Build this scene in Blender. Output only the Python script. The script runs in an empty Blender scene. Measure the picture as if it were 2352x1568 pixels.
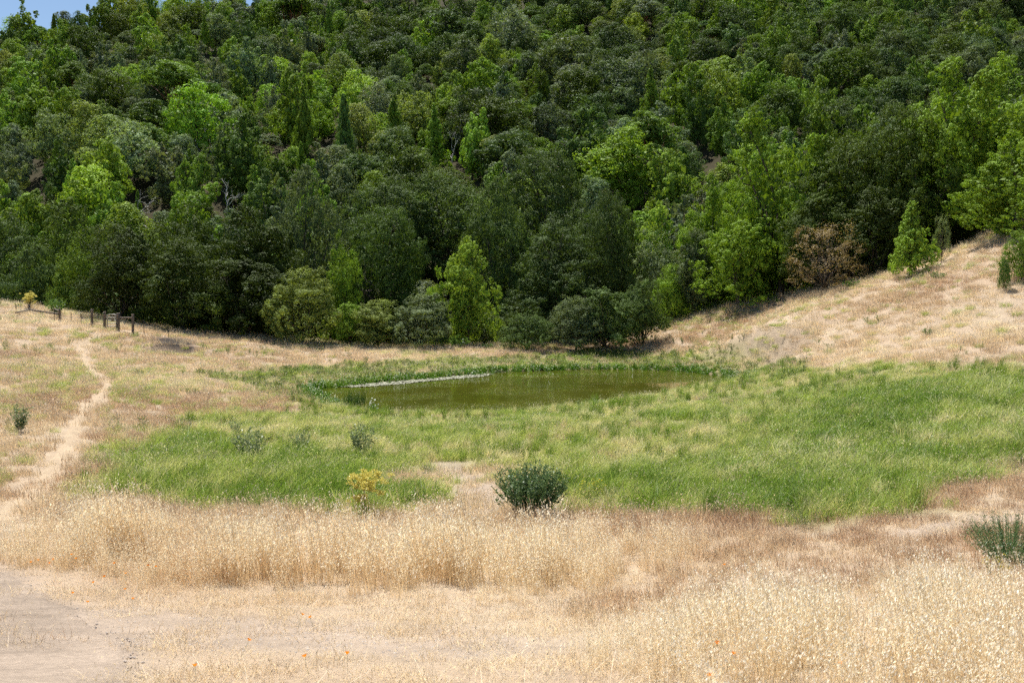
import bpy, math, random
import numpy as np
from math import radians as R
rng = np.random.default_rng(7)
random.seed(7)
sc = bpy.context.scene
col = sc.collection

# ---------------------------------------------------------------- camera, sky, sun, exposure
F = 2287.0                      # focal length in pixels of a 2352 px wide frame (35 mm lens)
PITCH = math.atan(118.0 / F)
cam_d = bpy.data.cameras.new("camera")
cam_d.lens = 35.0
cam_d.sensor_width = 36.0
cam_d.clip_start = 0.1
cam_d.clip_end = 5000
cam_d.dof.use_dof = True
cam_d.dof.focus_distance = 55
cam_d.dof.aperture_fstop = 5.0
cam = bpy.data.objects.new("camera", cam_d)
cam.rotation_euler = (math.pi / 2 - PITCH, 0, 0)
col.objects.link(cam)
sc.camera = cam

SUN_EL, SUN_AZ = R(66), R(-24)          # azimuth from +Y (away from the camera), negative = left
world = bpy.data.worlds.new("World")
sc.world = world
world.use_nodes = True
wn = world.node_tree
bg = wn.nodes["Background"]
sky = wn.nodes.new("ShaderNodeTexSky")
sky.sky_type = 'NISHITA'
sky.sun_disc = False
sky.sun_elevation = SUN_EL
sky.sun_rotation = SUN_AZ
sky.altitude = 200
sky.dust_density = 0.2
sky.ozone_density = 2.0
wn.links.new(sky.outputs[0], bg.inputs[0])
bg.inputs[1].default_value = 0.072
sl = bpy.data.lights.new("sun", 'SUN')
sl.energy = 5.0
sl.angle = R(0.53)
sl.color = (1.0, 0.965, 0.91)
sun = bpy.data.objects.new("sun", sl)
to_sun = (math.sin(SUN_AZ) * math.cos(SUN_EL), math.cos(SUN_AZ) * math.cos(SUN_EL), math.sin(SUN_EL))
import mathutils
sun.rotation_euler = mathutils.Vector(to_sun).to_track_quat('Z', 'Y').to_euler()
col.objects.link(sun)
sc.view_settings.view_transform = 'Standard'
sc.view_settings.look = 'None'
sc.view_settings.exposure = 0.74
sc.view_settings.gamma = 1
cy = sc.cycles
cy.max_bounces = 5
cy.diffuse_bounces = 3
cy.glossy_bounces = 2
cy.transmission_bounces = 4
cy.transparent_max_bounces = 4
cy.volume_bounces = 0
cy.caustics_reflective = False
cy.caustics_refractive = False
cy.sample_clamp_indirect = 4.0
cy.use_light_tree = False
cy.use_denoising = False
cy.use_adaptive_sampling = True
cy.adaptive_threshold = 0.03

# ---------------------------------------------------------------- measuring helpers
def ray(px, py):
    u = (px - 1176) / F; v = (784 - py) / F
    cp, sp = math.cos(PITCH), math.sin(PITCH)
    return np.array([u, cp + v * sp, -sp + v * cp])
def at(px, py, d):
    r = ray(px, py)
    return r * (d / r[1])
def sstep(a, b, x):
    t = np.clip((x - a) / (b - a), 0, 1)
    return t * t * (3 - 2 * t)
def _h(ix, iy, seed):
    n = (ix.astype(np.int64) * 374761393 + iy.astype(np.int64) * 668265263 + seed * 974711) & 0x7fffffff
    n = ((n ^ (n >> 13)) * 1274126177) & 0x7fffffff
    return ((n ^ (n >> 16)) & 0xffff) / 65535.0
def vnoise(x, y, s, seed=0):
    x = np.asarray(x, float) / s; y = np.asarray(y, float) / s
    ix = np.floor(x); iy = np.floor(y)
    fx = x - ix; fy = y - iy
    fx = fx * fx * (3 - 2 * fx); fy = fy * fy * (3 - 2 * fy)
    a = _h(ix, iy, seed); b = _h(ix + 1, iy, seed); c = _h(ix, iy + 1, seed); d = _h(ix + 1, iy + 1, seed)
    return (a * (1 - fx) + b * fx) * (1 - fy) + (c * (1 - fx) + d * fx) * fy
def fbm(x, y, s, seed=0):
    return (vnoise(x, y, s, seed) * 0.55 + vnoise(x, y, s / 2.1, seed + 1) * 0.28 + vnoise(x, y, s / 4.3, seed + 2) * 0.17)
def sdf(poly, x, y):
    """signed distance to a world xy polygon, negative inside"""
    poly = np.asarray(poly)[:, :2]
    sh = np.shape(x)
    x = np.ravel(x).astype(float); y = np.ravel(y).astype(float)
    best = np.full(len(x), 1e9); ins = np.zeros(len(x), bool)
    for i in range(len(poly)):
        ax, ay = poly[i - 1]; bx, by = poly[i]
        dx, dy = bx - ax, by - ay
        t = np.clip(((x - ax) * dx + (y - ay) * dy) / (dx * dx + dy * dy + 1e-12), 0, 1)
        best = np.minimum(best, (x - ax - t * dx) ** 2 + (y - ay - t * dy) ** 2)
        c = ((ay > y) != (by > y)) & (x < (bx - ax) * (y - ay) / (by - ay + 1e-12) + ax)
        ins ^= c
    d = np.sqrt(best)
    return np.where(ins, -d, d).reshape(sh)
def smooth_closed(P, k=6):
    P = np.asarray(P, float); n = len(P); out = []
    for i in range(n):
        p0, p1, p2, p3 = P[i - 1], P[i], P[(i + 1) % n], P[(i + 2) % n]
        for j in range(k):
            t = j / k
            out.append(0.5 * (2 * p1 + (p2 - p0) * t + (2 * p0 - 5 * p1 + 4 * p2 - p3) * t * t + (3 * p1 - p0 - 3 * p2 + p3) * t ** 3))
    return np.array(out)
def smooth_open(P, k=8):
    P = np.asarray(P, float); n = len(P); out = []
    for i in range(n - 1):
        p0, p1, p2, p3 = P[max(i - 1, 0)], P[i], P[i + 1], P[min(i + 2, n - 1)]
        for j in range(k):
            t = j / k
            out.append(0.5 * (2 * p1 + (p2 - p0) * t + (2 * p0 - 5 * p1 + 4 * p2 - p3) * t * t + (3 * p1 - p0 - 3 * p2 + p3) * t ** 3))
    out.append(P[-1])
    return np.array(out)

# ---------------------------------------------------------------- terrain
ZW = -5.95
POND_D = [(722, 897), (790, 886), (900, 876), (1000, 868), (1110, 858), (1210, 852), (1400, 848), (1540, 851), (1620, 858),
          (1722, 877), (1660, 890), (1520, 911), (1420, 921), (1300, 936), (1180, 950), (1050, 954), (930, 953), (860, 950), (790, 938), (740, 918)]
def on_water(px, py):
    r = ray(px, py); return r * (ZW / r[2])
POND = smooth_closed([on_water(*p)[:2] for p in POND_D], 5)
CP = [(-250, 1568, 7), (0, 1568, 7), (600, 1568, 7), (1176, 1568, 7), (1800, 1568, 6.8), (2352, 1568, 6.6), (2700, 1568, 6.6),
      (0, 1420, 11), (600, 1415, 11.8), (1176, 1408, 12), (1800, 1395, 11.5), (2352, 1380, 10.6),
      (0, 1300, 15.5), (600, 1310, 16), (1176, 1310, 16), (1800, 1295, 15.5), (2352, 1265, 14.2),
      (0, 1180, 20.5), (600, 1178, 22), (1176, 1176, 22), (1800, 1165, 21.5), (2352, 1130, 20),
      (0, 1070, 28), (600, 1075, 30), (1176, 1070, 30), (1800, 1060, 29.5), (2352, 1020, 28),
      (0, 950, 38), (150, 1000, 35), (600, 985, 40), (1176, 985, 40), (1800, 965, 39), (2352, 920, 37),
      (700, 940, 49.5), (1176, 948, 48), (1900, 885, 48), (2352, 845, 44),
      (0, 850, 51), (240, 880, 52), (450, 885, 54), (620, 898, 58),
      (0, 760, 70), (190, 795, 70), (400, 805, 70), (520, 815, 72), (600, 835, 70), (700, 860, 67),
      (0, 698, 84), (100, 712, 82), (140, 738, 78), (210, 745, 77), (290, 760, 76), (400, 772, 79), (500, 772, 84),
      (620, 776, 87), (800, 792, 87), (1000, 798, 86), (1200, 797, 85), (1400, 782, 87), (1500, 755, 91),
      (800, 840, 74), (1000, 830, 75), (1250, 822, 79), (1450, 812, 82), (1600, 812, 77),
      (1640, 712, 92), (1600, 775, 83), (1720, 690, 89), (1700, 770, 75), (1800, 682, 84), (2000, 638, 77), (2170, 600, 71), (2260, 560, 71), (2352, 520, 72), (2600, 400, 76), (2000, 634, 84), (2170, 590, 80), (2352, 488, 80),
      (1750, 800, 66), (1750, 740, 74), (1900, 800, 58), (1900, 720, 67), (2100, 760, 56), (2100, 690, 62), (2352, 760, 50), (2352, 655, 57), (2352, 590, 64),
      (2700, 700, 52), (2700, 900, 40), (2700, 1150, 20), (-350, 850, 52), (-350, 700, 75), (-350, 1100, 26)]
_pts = [at(*c) for c in CP]
_pts += [np.array(p, float) for p in [(0, 0, -1.65), (8, 0, -1.6), (-8, 0, -1.7), (0, -12, -1.4), (25, -12, 0), (-25, -12, -2), (0, -50, -1), (50, -50, 1), (-50, -50, -3),
         (0, 100, -7), (-40, 100, -5.5), (-75, 100, -3), (30, 98, -4.5), (60, 100, 9), (90, 80, 14), (-90, 60, -1), (80, 40, 10), (-70, 20, -2), (60, 10, 4)]]
_pts = np.array(_pts)
def _tps(r2):
    return np.where(r2 > 1e-9, r2 * np.log(r2 + 1e-12), 0.0)
_n = len(_pts); _SC = 40.0
_A = _pts[:, :2] / _SC
_K = _tps(((_A[:, None] - _A[None]) ** 2).sum(-1)) + np.eye(_n) * 0.0015
_Pm = np.c_[np.ones(_n), _A]
_M = np.block([[_K, _Pm], [_Pm.T, np.zeros((3, 3))]])
_W = np.linalg.solve(_M, np.r_[_pts[:, 2], 0, 0, 0])
def rbf(x, y):
    q = np.c_[np.ravel(x), np.ravel(y)] / _SC
    out = np.empty(len(q))
    for i in range(0, len(q), 20000):
        c = q[i:i + 20000]
        k = _tps(((c[:, None] - _A[None]) ** 2).sum(-1))
        out[i:i + 20000] = k @ _W[:_n] + _W[_n] + c @ _W[_n + 1:]
    return out.reshape(np.shape(x))
def hill(x, y):
    und = (fbm(x + 0.25 * y, y * 0.5, 60, 3) - 0.5) * 16 + (fbm(x, y, 24, 5) - 0.5) * 4
    s = np.maximum(y - 106 + 6 * np.sin(x * 0.03), 0)
    pl = -8 + 0.42 * s - 3.0 * np.exp(-s / 12) + und * sstep(105, 150, y)
    crest = 65 + 1.1 * np.maximum(x + 140, 0) - 0.06 * np.maximum(-124 - x, 0)
    ycr = 106 + (crest + 8) / 0.42
    pl2 = crest - 0.22 * (y - ycr) + und * 0.3
    k = 3.0
    m = np.minimum(pl, pl2) - k * np.exp(-np.abs(pl - pl2) / k) * 0.4
    spur = 16 * sstep(22, 75, x) * np.exp(-((y - 92) / 38) ** 2)
    return np.maximum(m, -30) + spur
_PB = (POND[:, 0].min() - 4, POND[:, 1].min() - 4, POND[:, 0].max() + 4, POND[:, 1].max() + 4)
PIT = at(398, 800, 71.5)
def ground_z(x, y):
    x, y = np.broadcast_arrays(np.asarray(x, float), np.asarray(y, float))
    yc = np.clip(y, -60, 125); xc = np.clip(x, -110, 110)
    w = sstep(92, 112, y)
    zn = np.where(y < 113, rbf(xc, yc), 0) + (fbm(x, y, 6, 11) - 0.5) * 0.22 * sstep(3, 20, y)
    # washed-out bank at the left of the dam
    dx, dy = (x - PIT[0]) / 2.1, (y - PIT[1])
    zn = zn - 1.3 * np.exp(-dx * dx) * sstep(-3.5, 0.6, dy) * (1 - sstep(0.9, 1.6, dy))
    z = zn * (1 - w) + hill(x, y) * w
    dd = np.full(np.shape(z), 99.0)
    nb = (x > _PB[0]) & (x < _PB[2]) & (y > _PB[1]) & (y < _PB[3])
    if np.any(nb): dd[nb] = sdf(POND, x[nb], y[nb])
    inside = ZW - 0.05 - np.minimum(0.9, 0.3 * np.maximum(-dd, 0))
    z = np.minimum(z, z + (ZW + .06 + .26 * dd - z) * (1 - sstep(2.5, 4, dd))) if np.any(nb) else z
    rim = np.maximum(z, ZW + 0.04 + 0.10 * np.minimum(dd, 3))
    near = (dd < 3)
    return np.where(dd < 0, inside, np.where(near, rim + (z - rim) * sstep(2, 3, dd), z))
_gy = np.concatenate([np.arange(3, 30, 0.1), np.arange(30, 130, 0.25), np.arange(130, 420, 1.0)])
def on_ground(px, py):
    r = ray(px, py)
    P = r[None] * (_gy / r[1])[:, None]
    g = ground_z(P[:, 0], P[:, 1])
    b = np.nonzero(P[:, 2] < g)[0]
    i = b[0] if len(b) else len(_gy) - 1
    return np.array([P[i, 0], P[i, 1], g[i]])
def wpoly(pts):
    return np.array([on_ground(*p)[:2] for p in pts])

# ---------------------------------------------------------------- zones of ground cover (world polygons)
Z_MEADOW = wpoly([(170, 1135), (230, 1075), (330, 1005), (430, 960), (700, 935), (860, 945), (1100, 948), (1300, 930), (1500, 900), (1650, 878), (1800, 855), (2050, 838), (2352, 842), (2700, 850),
                  (2700, 1080), (2352, 1050), (2200, 1115), (2050, 1168), (1850, 1200), (1600, 1190), (1400, 1185), (1300, 1150), (1150, 1085), (960, 1080), (1010, 1150), (980, 1190), (850, 1200), (600, 1175), (400, 1165), (200, 1150)])
Z_LUSH = [wpoly([(170, 1135), (250, 1060), (420, 1000), (640, 1020), (900, 1070), (1000, 1150), (850, 1200), (500, 1170)]),
          wpoly([(1700, 960), (1900, 900), (2200, 880), (2600, 890), (2600, 1040), (2250, 1080), (2050, 1150), (1800, 1180), (1500, 1160), (1450, 1110), (1650, 1040)])]
Z_BANK = wpoly([(480, 860), (640, 852), (800, 838), (1000, 826), (1200, 818), (1400, 806), (1600, 800), (1750, 812), (1850, 840), (1800, 880), (1700, 890), (1690, 876), (1620, 858), (1400, 846), (1210, 850), (1000, 866), (800, 884), (742, 893), (780, 930), (700, 930), (600, 900)])
Z_OATS = [wpoly([(-120, 1265), (60, 1235), (170, 1200), (420, 1215), (700, 1222), (850, 1245), (1000, 1240), (1150, 1248), (1300, 1225), (1600, 1245), (1660, 1262), (1560, 1310), (1420, 1370), (1250, 1395), (900, 1385), (640, 1390), (400, 1375), (220, 1340), (90, 1305), (-120, 1290)]),
          wpoly([(1400, 1600), (1330, 1540), (1400, 1480), (1560, 1430), (1750, 1395), (1950, 1365), (2100, 1350), (2250, 1350), (2352, 1365), (2700, 1380), (2700, 1900), (1400, 1900)])]
Z_ROAD = [wpoly([(-400, 1290), (-10, 1292), (50, 1320), (110, 1370), (190, 1430), (250, 1490), (300, 1568), (330, 1800), (-600, 1800)])]
Z_GRAVEL = [wpoly([(180, 1400), (420, 1405), (700, 1420), (1000, 1430), (1220, 1455), (1300, 1500), (1000, 1515), (640, 1490), (300, 1470), (200, 1440)]),
            wpoly([(1960, 1235), (2352, 1172), (2600, 1140), (2600, 1165), (2352, 1200), (2150, 1235)]),
            wpoly([(980, 1060), (1090, 1062), (1160, 1120), (1180, 1175), (1080, 1175), (1030, 1120)])]
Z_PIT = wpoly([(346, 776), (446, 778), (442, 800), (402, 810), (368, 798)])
TRAIL = smooth_open([on_ground(*p)[:2] for p in [(300, 764), (240, 770), (195, 786), (187, 800), (193, 826), (222, 860), (246, 884), (222, 915), (180, 962), (152, 1030), (112, 1085), (70, 1130), (20, 1175), (-60, 1215)]], 6)
def dist_line(L, x, y):
    best = np.full(np.shape(x), 1e9)
    for i in range(1, len(L)):
        ax, ay = L[i - 1]; dx, dy = L[i] - L[i - 1]
        t = np.clip(((x - ax) * dx + (y - ay) * dy) / (dx * dx + dy * dy + 1e-12), 0, 1)
        best = np.minimum(best, (x - ax - t * dx) ** 2 + (y - ay - t * dy) ** 2)
    return np.sqrt(best)
def zones(x, y):
    nz = (fbm(x, y, 3.0, 21) - 0.5)
    nzb = (fbm(x, y, 7.0, 31) - 0.5)
    wd = np.clip(y / 40, 0.25, 1.2)
    def inside(poly, soft, amp):
        return 1 - sstep(-soft, soft, sdf(poly, x, y) + amp * (nz + nzb) * 2)
    z = {}
    z['meadow'] = inside(Z_MEADOW, 0.9, 1.6)
    z['lush'] = np.maximum(inside(Z_LUSH[0], 1.2, 1.8), inside(Z_LUSH[1], 2.2, 2.6))
    z['bank'] = inside(Z_BANK, 0.6, 0.9)
    z['oats'] = np.maximum(inside(Z_OATS[0], 0.35, 0.5), inside(Z_OATS[1], 0.6, 0.6))
    z['road'] = inside(Z_ROAD[0], 0.25, 0.35)
    z['gravel'] = np.maximum.reduce([inside(Z_GRAVEL[0], 0.35, 0.5), inside(Z_GRAVEL[1], 0.3, 0.4), inside(Z_GRAVEL[2], 0.4, 0.5)])
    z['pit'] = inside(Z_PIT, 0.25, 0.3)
    z['trail'] = 1 - sstep(0.12, 0.42, dist_line(TRAIL, x, y) + 0.3 * nz)
    z['trailg'] = 1 - sstep(.22, .62, dist_line(TRAIL, x, y) + .25 * nz - .15 * sstep(40, 30, y))
    z['pond'] = sdf(POND, x, y)
    z['wood'] = sstep(91, 97, y)
    return z

# ---------------------------------------------------------------- mesh and material helpers
def mesh(name, V, quads=None, tris=None, fattr=None, vattr=None, smooth=False):
    m = bpy.data.meshes.new(name)
    V = np.asarray(V, np.float32).reshape(-1, 3)
    q = np.zeros((0, 4), np.int32) if quads is None else np.asarray(quads, np.int32).reshape(-1, 4)
    t = np.zeros((0, 3), np.int32) if tris is None else np.asarray(tris, np.int32).reshape(-1, 3)
    m.vertices.add(len(V)); m.vertices.foreach_set("co", V.ravel())
    li = np.concatenate([q.ravel(), t.ravel()])
    m.loops.add(len(li)); m.loops.foreach_set("vertex_index", li)
    n = len(q) + len(t)
    m.polygons.add(n)
    st = np.concatenate([np.arange(len(q)) * 4, len(q) * 4 + np.arange(len(t)) * 3]).astype(np.int32)
    m.polygons.foreach_set("loop_start", st)
    if smooth:
        m.polygons.foreach_set("use_smooth", np.ones(n, bool))
    for k, a in (fattr or {}).items():
        m.attributes.new(k, 'FLOAT', 'FACE').data.foreach_set("value", np.asarray(a, np.float32))
    for k, a in (vattr or {}).items():
        a = np.asarray(a, np.float32)
        if a.ndim == 2:
            m.attributes.new(k, 'FLOAT_COLOR', 'POINT').data.foreach_set("color", a.ravel())
        else:
            m.attributes.new(k, 'FLOAT', 'POINT').data.foreach_set("value", a)
    m.update(calc_edges=True)
    return m
class MB:
    """collects quads and triangles, then becomes one mesh"""
    def __init__(s):
        s.V = []; s.q = []; s.t = []; s.n = 0; s.qa = []; s.ta = []
    def add(s, V, q=None, t=None, a=0.0):
        V = np.asarray(V, float).reshape(-1, 3)
        s.V.append(V)
        if q is not None and len(q):
            q = np.asarray(q).reshape(-1, 4) + s.n; s.q.append(q); s.qa.append(np.broadcast_to(a, len(q)))
        if t is not None and len(t):
            t = np.asarray(t).reshape(-1, 3) + s.n; s.t.append(t); s.ta.append(np.broadcast_to(a, len(t)))
        s.n += len(V)
    def tube(s, P, rad, k=6, a=0.0, cap=True):
        P = np.asarray(P, float); n = len(P)
        rad = np.broadcast_to(rad, n)
        T = np.gradient(P, axis=0); T /= np.linalg.norm(T, axis=1)[:, None] + 1e-9
        ref = np.array([0.31, 0.17, 0.93]) if abs(T[0, 2]) < 0.9 else np.array([1.0, 0.1, 0.0])
        U = np.cross(T, ref); U /= np.linalg.norm(U, axis=1)[:, None] + 1e-9
        W = np.cross(T, U)
        an = np.arange(k) * 2 * math.pi / k
        V = P[:, None] + rad[:, None, None] * (np.cos(an)[None, :, None] * U[:, None] + np.sin(an)[None, :, None] * W[:, None])
        i = np.arange(n - 1)[:, None] * k; j = np.arange(k)[None]; j2 = (j + 1) % k
        q = np.stack([i + j, i + j2, i + k + j2, i + k + j], -1).reshape(-1, 4)
        VV = V.reshape(-1, 3); t = None
        if cap:
            VV = np.vstack([VV, P[-1], P[0]])
            jj = np.arange(k)
            t = np.vstack([np.c_[(n - 1) * k + jj, (n - 1) * k + (jj + 1) % k, np.full(k, n * k)], np.c_[(jj + 1) % k, jj, np.full(k, n * k + 1)]])
        s.add(VV, q, t, a)
    def box(s, c, size, a=0.0, rz=0.0):
        x, y, z = np.array(size) / 2
        V = np.array([(sx * x, sy * y, sz * z) for sz in (-1, 1) for sy in (-1, 1) for sx in (-1, 1)])
        cr, sr = math.cos(rz), math.sin(rz)
        V = np.c_[V[:, 0] * cr - V[:, 1] * sr, V[:, 0] * sr + V[:, 1] * cr, V[:, 2]] + np.asarray(c)
        s.add(V, [(0, 2, 3, 1), (4, 5, 7, 6), (0, 1, 5, 4), (2, 6, 7, 3), (0, 4, 6, 2), (1, 3, 7, 5)], None, a)
    def mesh(s, name, smooth=False):
        V = np.vstack(s.V)
        q = np.vstack(s.q) if s.q else None; t = np.vstack(s.t) if s.t else None
        a = np.concatenate(s.qa + s.ta)
        return mesh(name, V, q, t, {'v': a}, smooth=smooth)
def obj(name, m, mat=None, parent=None, loc=None):
    o = bpy.data.objects.new(name, m)
    col.objects.link(o)
    if mat is not None and not m.materials:
        m.materials.append(mat)
    if parent is not None:
        o.parent = parent
    if loc is not None:
        o.location = loc
    return o
def empty(name, loc=(0, 0, 0), rz=0.0, scale=None):
    o = bpy.data.objects.new(name, None)
    col.objects.link(o)
    o.location = loc; o.rotation_euler = (0, 0, rz); o.empty_display_size = 0.2
    if scale is not None:
        o.scale = scale
    return o
def tag(o, label, cat=None, group=None, kind=None):
    if label: o['label'] = label
    if cat: o['category'] = cat
    if group: o['group'] = group
    if kind: o['kind'] = kind
    return o
class NT:
    def __init__(s, name):
        s.m = bpy.data.materials.new(name); s.m.use_nodes = True
        s.t = s.m.node_tree; s.t.nodes.clear()
        s.out = s.n('ShaderNodeOutputMaterial')
    def n(s, t, **k):
        o = s.t.nodes.new(t)
        for a, b in k.items():
            setattr(o, a, b)
        return o
    def l(s, a, b):
        s.t.links.new(a, b)
    def set(s, node, **k):
        for a, b in k.items():
            node.inputs[a.replace('_', ' ')].default_value = b
    def attr(s, name, kind='GEOMETRY'):
        return s.n('ShaderNodeAttribute', attribute_name=name, attribute_type=kind)
    def ramp(s, fac, stops):
        r = s.n('ShaderNodeValToRGB'); e = r.color_ramp.elements
        while len(e) < len(stops): e.new(0.5)
        for x, (p, c) in zip(e, stops):
            x.position = p; x.color = (*c, 1)
        if fac is not None: s.l(fac, r.inputs[0])
        return r
    def mix(s, fac, a, b, mode='MIX'):
        x = s.n('ShaderNodeMix', data_type='RGBA', blend_type=mode)
        for sock, v in ((x.inputs[0], fac), (x.inputs[6], a), (x.inputs[7], b)):
            if hasattr(v, 'is_linked') or hasattr(v, 'links'): s.l(v, sock)
            elif isinstance(v, (int, float)): sock.default_value = v
            else: sock.default_value = (*v, 1)
        return x.outputs[2]
    def math(s, op, a, b=None):
        x = s.n('ShaderNodeMath', operation=op)
        for sock, v in zip(x.inputs, (a, b)):
            if v is None: continue
            if isinstance(v, (int, float)): sock.default_value = v
            else: s.l(v, sock)
        return x.outputs[0]
    def noise(s, scale, detail=4, rough=0.6, coord=None):
        x = s.n('ShaderNodeTexNoise'); s.set(x, Scale=scale, Detail=detail, Roughness=rough)
        if coord is None: coord = s.pos()
        s.l(coord, x.inputs['Vector'])
        return x.outputs[0]
    def pos(s):
        if not hasattr(s, '_p'): s._p = s.n('ShaderNodeNewGeometry').outputs['Position']
        return s._p

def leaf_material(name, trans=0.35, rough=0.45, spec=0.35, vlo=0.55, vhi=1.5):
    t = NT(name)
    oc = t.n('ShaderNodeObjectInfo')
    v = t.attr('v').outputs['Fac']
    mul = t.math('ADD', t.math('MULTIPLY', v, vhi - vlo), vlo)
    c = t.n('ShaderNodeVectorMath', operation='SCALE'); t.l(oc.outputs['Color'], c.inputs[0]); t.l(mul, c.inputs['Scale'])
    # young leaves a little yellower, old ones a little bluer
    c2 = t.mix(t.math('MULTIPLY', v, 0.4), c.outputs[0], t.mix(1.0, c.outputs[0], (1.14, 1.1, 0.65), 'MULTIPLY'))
    p = t.n('ShaderNodeBsdfPrincipled'); t.l(c2, p.inputs['Base Color'])
    t.set(p, Roughness=rough); p.inputs['Specular IOR Level'].default_value = spec
    tr = t.n('ShaderNodeBsdfTranslucent'); t.l(t.mix(1.0, c2, (1.5, 1.45, 0.55), 'MULTIPLY'), tr.inputs[0])
    mx = t.n('ShaderNodeMixShader'); mx.inputs[0].default_value = trans
    t.l(p.outputs[0], mx.inputs[1]); t.l(tr.outputs[0], mx.inputs[2]); t.l(mx.outputs[0], t.out.inputs[0])
    return t.m
def grass_material(name, stem, head=None, trans=0.35, var=0.5, spec=0.3, rough=0.45, stem2=None):
    """stem: list of colours along the instance attribute 'tint'; head: the same for faces with part = 1"""
    t = NT(name)
    tint = t.attr('tint', 'INSTANCER').outputs['Fac']
    k = len(stem) - 1
    c = t.ramp(tint, [(i / k, x) for i, x in enumerate(stem)]).outputs[0]
    v = t.attr('v').outputs['Fac']
    if head:
        kh = len(head) - 1
        ch = t.ramp(tint, [(i / kh, x) for i, x in enumerate(head)]).outputs[0]
        c = t.mix(t.attr('part').outputs['Fac'], c, ch)
    sc_ = t.n('ShaderNodeVectorMath', operation='SCALE'); t.l(c, sc_.inputs[0])
    t.l(t.math('ADD', t.math('MULTIPLY', v, 2 * var), 1 - var), sc_.inputs['Scale'])
    p = t.n('ShaderNodeBsdfPrincipled'); t.l(sc_.outputs[0], p.inputs['Base Color'])
    t.set(p, Roughness=rough); p.inputs['Specular IOR Level'].default_value = spec
    tr = t.n('ShaderNodeBsdfTranslucent'); t.l(t.mix(1.0, sc_.outputs[0], (1.15, 1.1, 0.9), 'MULTIPLY'), tr.inputs[0])
    mx = t.n('ShaderNodeMixShader'); mx.inputs[0].default_value = trans
    t.l(p.outputs[0], mx.inputs[1]); t.l(tr.outputs[0], mx.inputs[2]); t.l(mx.outputs[0], t.out.inputs[0])
    return t.m
def plain(name, c, rough=0.8, c2=None, scale=8.0, bump=0.0, spec=0.3, stretch=None):
    t = NT(name)
    p = t.n('ShaderNodeBsdfPrincipled')
    co = t.n('ShaderNodeTexCoord').outputs['Object']
    if stretch:
        mp = t.n('ShaderNodeMapping'); t.l(co, mp.inputs[0]); mp.inputs['Scale'].default_value = stretch; co = mp.outputs[0]
    nz = t.noise(scale, 6, 0.65, co)
    if c2: t.l(t.mix(t.ramp(nz, [(0.35, (0, 0, 0)), (0.65, (1, 1, 1))]).outputs[0], c, c2), p.inputs['Base Color'])
    else: p.inputs['Base Color'].default_value = (*c, 1)
    t.set(p, Roughness=rough); p.inputs['Specular IOR Level'].default_value = spec
    if bump:
        b = t.n('ShaderNodeBump'); t.set(b, Strength=bump, Distance=0.03); t.l(nz, b.inputs['Height']); t.l(b.outputs[0], p.inputs['Normal'])
    t.l(p.outputs[0], t.out.inputs[0])
    return t.m

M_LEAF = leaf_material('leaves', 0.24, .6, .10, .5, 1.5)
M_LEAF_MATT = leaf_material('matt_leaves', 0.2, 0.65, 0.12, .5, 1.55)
M_BARK = plain('bark', (0.06, 0.045, 0.032), 0.9, (0.13, 0.105, 0.08), 12, 0.6, stretch=(1, 1, 0.25))
M_BARK_MOSS = plain('mossy_bark', (0.10, 0.065, 0.03), 0.9, (0.22, 0.17, 0.04), 1.4, 0.6)
M_DEADWOOD = plain('bleached_wood', (0.42, 0.39, 0.36), 0.8, (0.58, 0.55, 0.52), 10, 0.4)
M_MADRONE = plain('red_bark', (0.20, 0.075, 0.04), 0.6, (0.12, 0.05, 0.03), 8, 0.2)
M_POST = plain('weathered_timber', (0.10, 0.075, 0.055), 0.85, (0.20, 0.16, 0.125), 7, 0.5, stretch=(2, 2, 0.3))
M_STEEL = plain('galvanised_pipe', (0.50, 0.48, 0.42), 0.5, (0.36, 0.30, 0.23), 9, 0.1, spec=0.5)
M_RUST = plain('rusty_steel', (0.10, 0.06, 0.04), 0.8, (0.05, 0.035, 0.028), 9, 0.2)
M_SIGN = plain('sign_plate', (0.28, 0.22, 0.14), 0.6, (0.22, 0.17, 0.11), 9)

# ground material: colours come from the kind of soil and thatch at each place, plus painted pit shade
def ground_material(name, fine=1.0):
    t = NT(name)
    c = t.attr('soil').outputs['Color']
    n1 = t.noise(1.3, 5, 0.65); n2 = t.noise(14, 5, 0.7); n3 = t.noise(70 * fine, 3, 0.7)
    c = t.mix(0.55, c, t.ramp(n1, [(0.3, (0.68, 0.66, 0.62)), (0.7, (1.22, 1.2, 1.15))]).outputs[0], 'MULTIPLY')
    c = t.mix(0.6, c, t.ramp(n2, [(0.3, (0.62, 0.6, 0.58)), (0.7, (1.25, 1.24, 1.2))]).outputs[0], 'MULTIPLY')
    c = t.mix(0.7, c, t.ramp(n3, [(0.3, (0.6, 0.58, 0.56)), (0.68, (1.22, 1.2, 1.18))]).outputs[0], 'MULTIPLY')
    p = t.n('ShaderNodeBsdfPrincipled'); t.l(c, p.inputs['Base Color']); t.set(p, Roughness=0.95); p.inputs['Specular IOR Level'].default_value = 0.1
    b = t.n('ShaderNodeBump'); t.set(b, Strength=0.7, Distance=0.03); t.l(t.math('ADD', n2, t.math('MULTIPLY', n3, 0.5)), b.inputs['Height']); t.l(b.outputs[0], p.inputs['Normal'])
    t.l(p.outputs[0], t.out.inputs[0])
    return t.m
M_GROUND = ground_material('soil_and_thatch')
M_ROADMAT = ground_material('gravel', 1.6)

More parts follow.
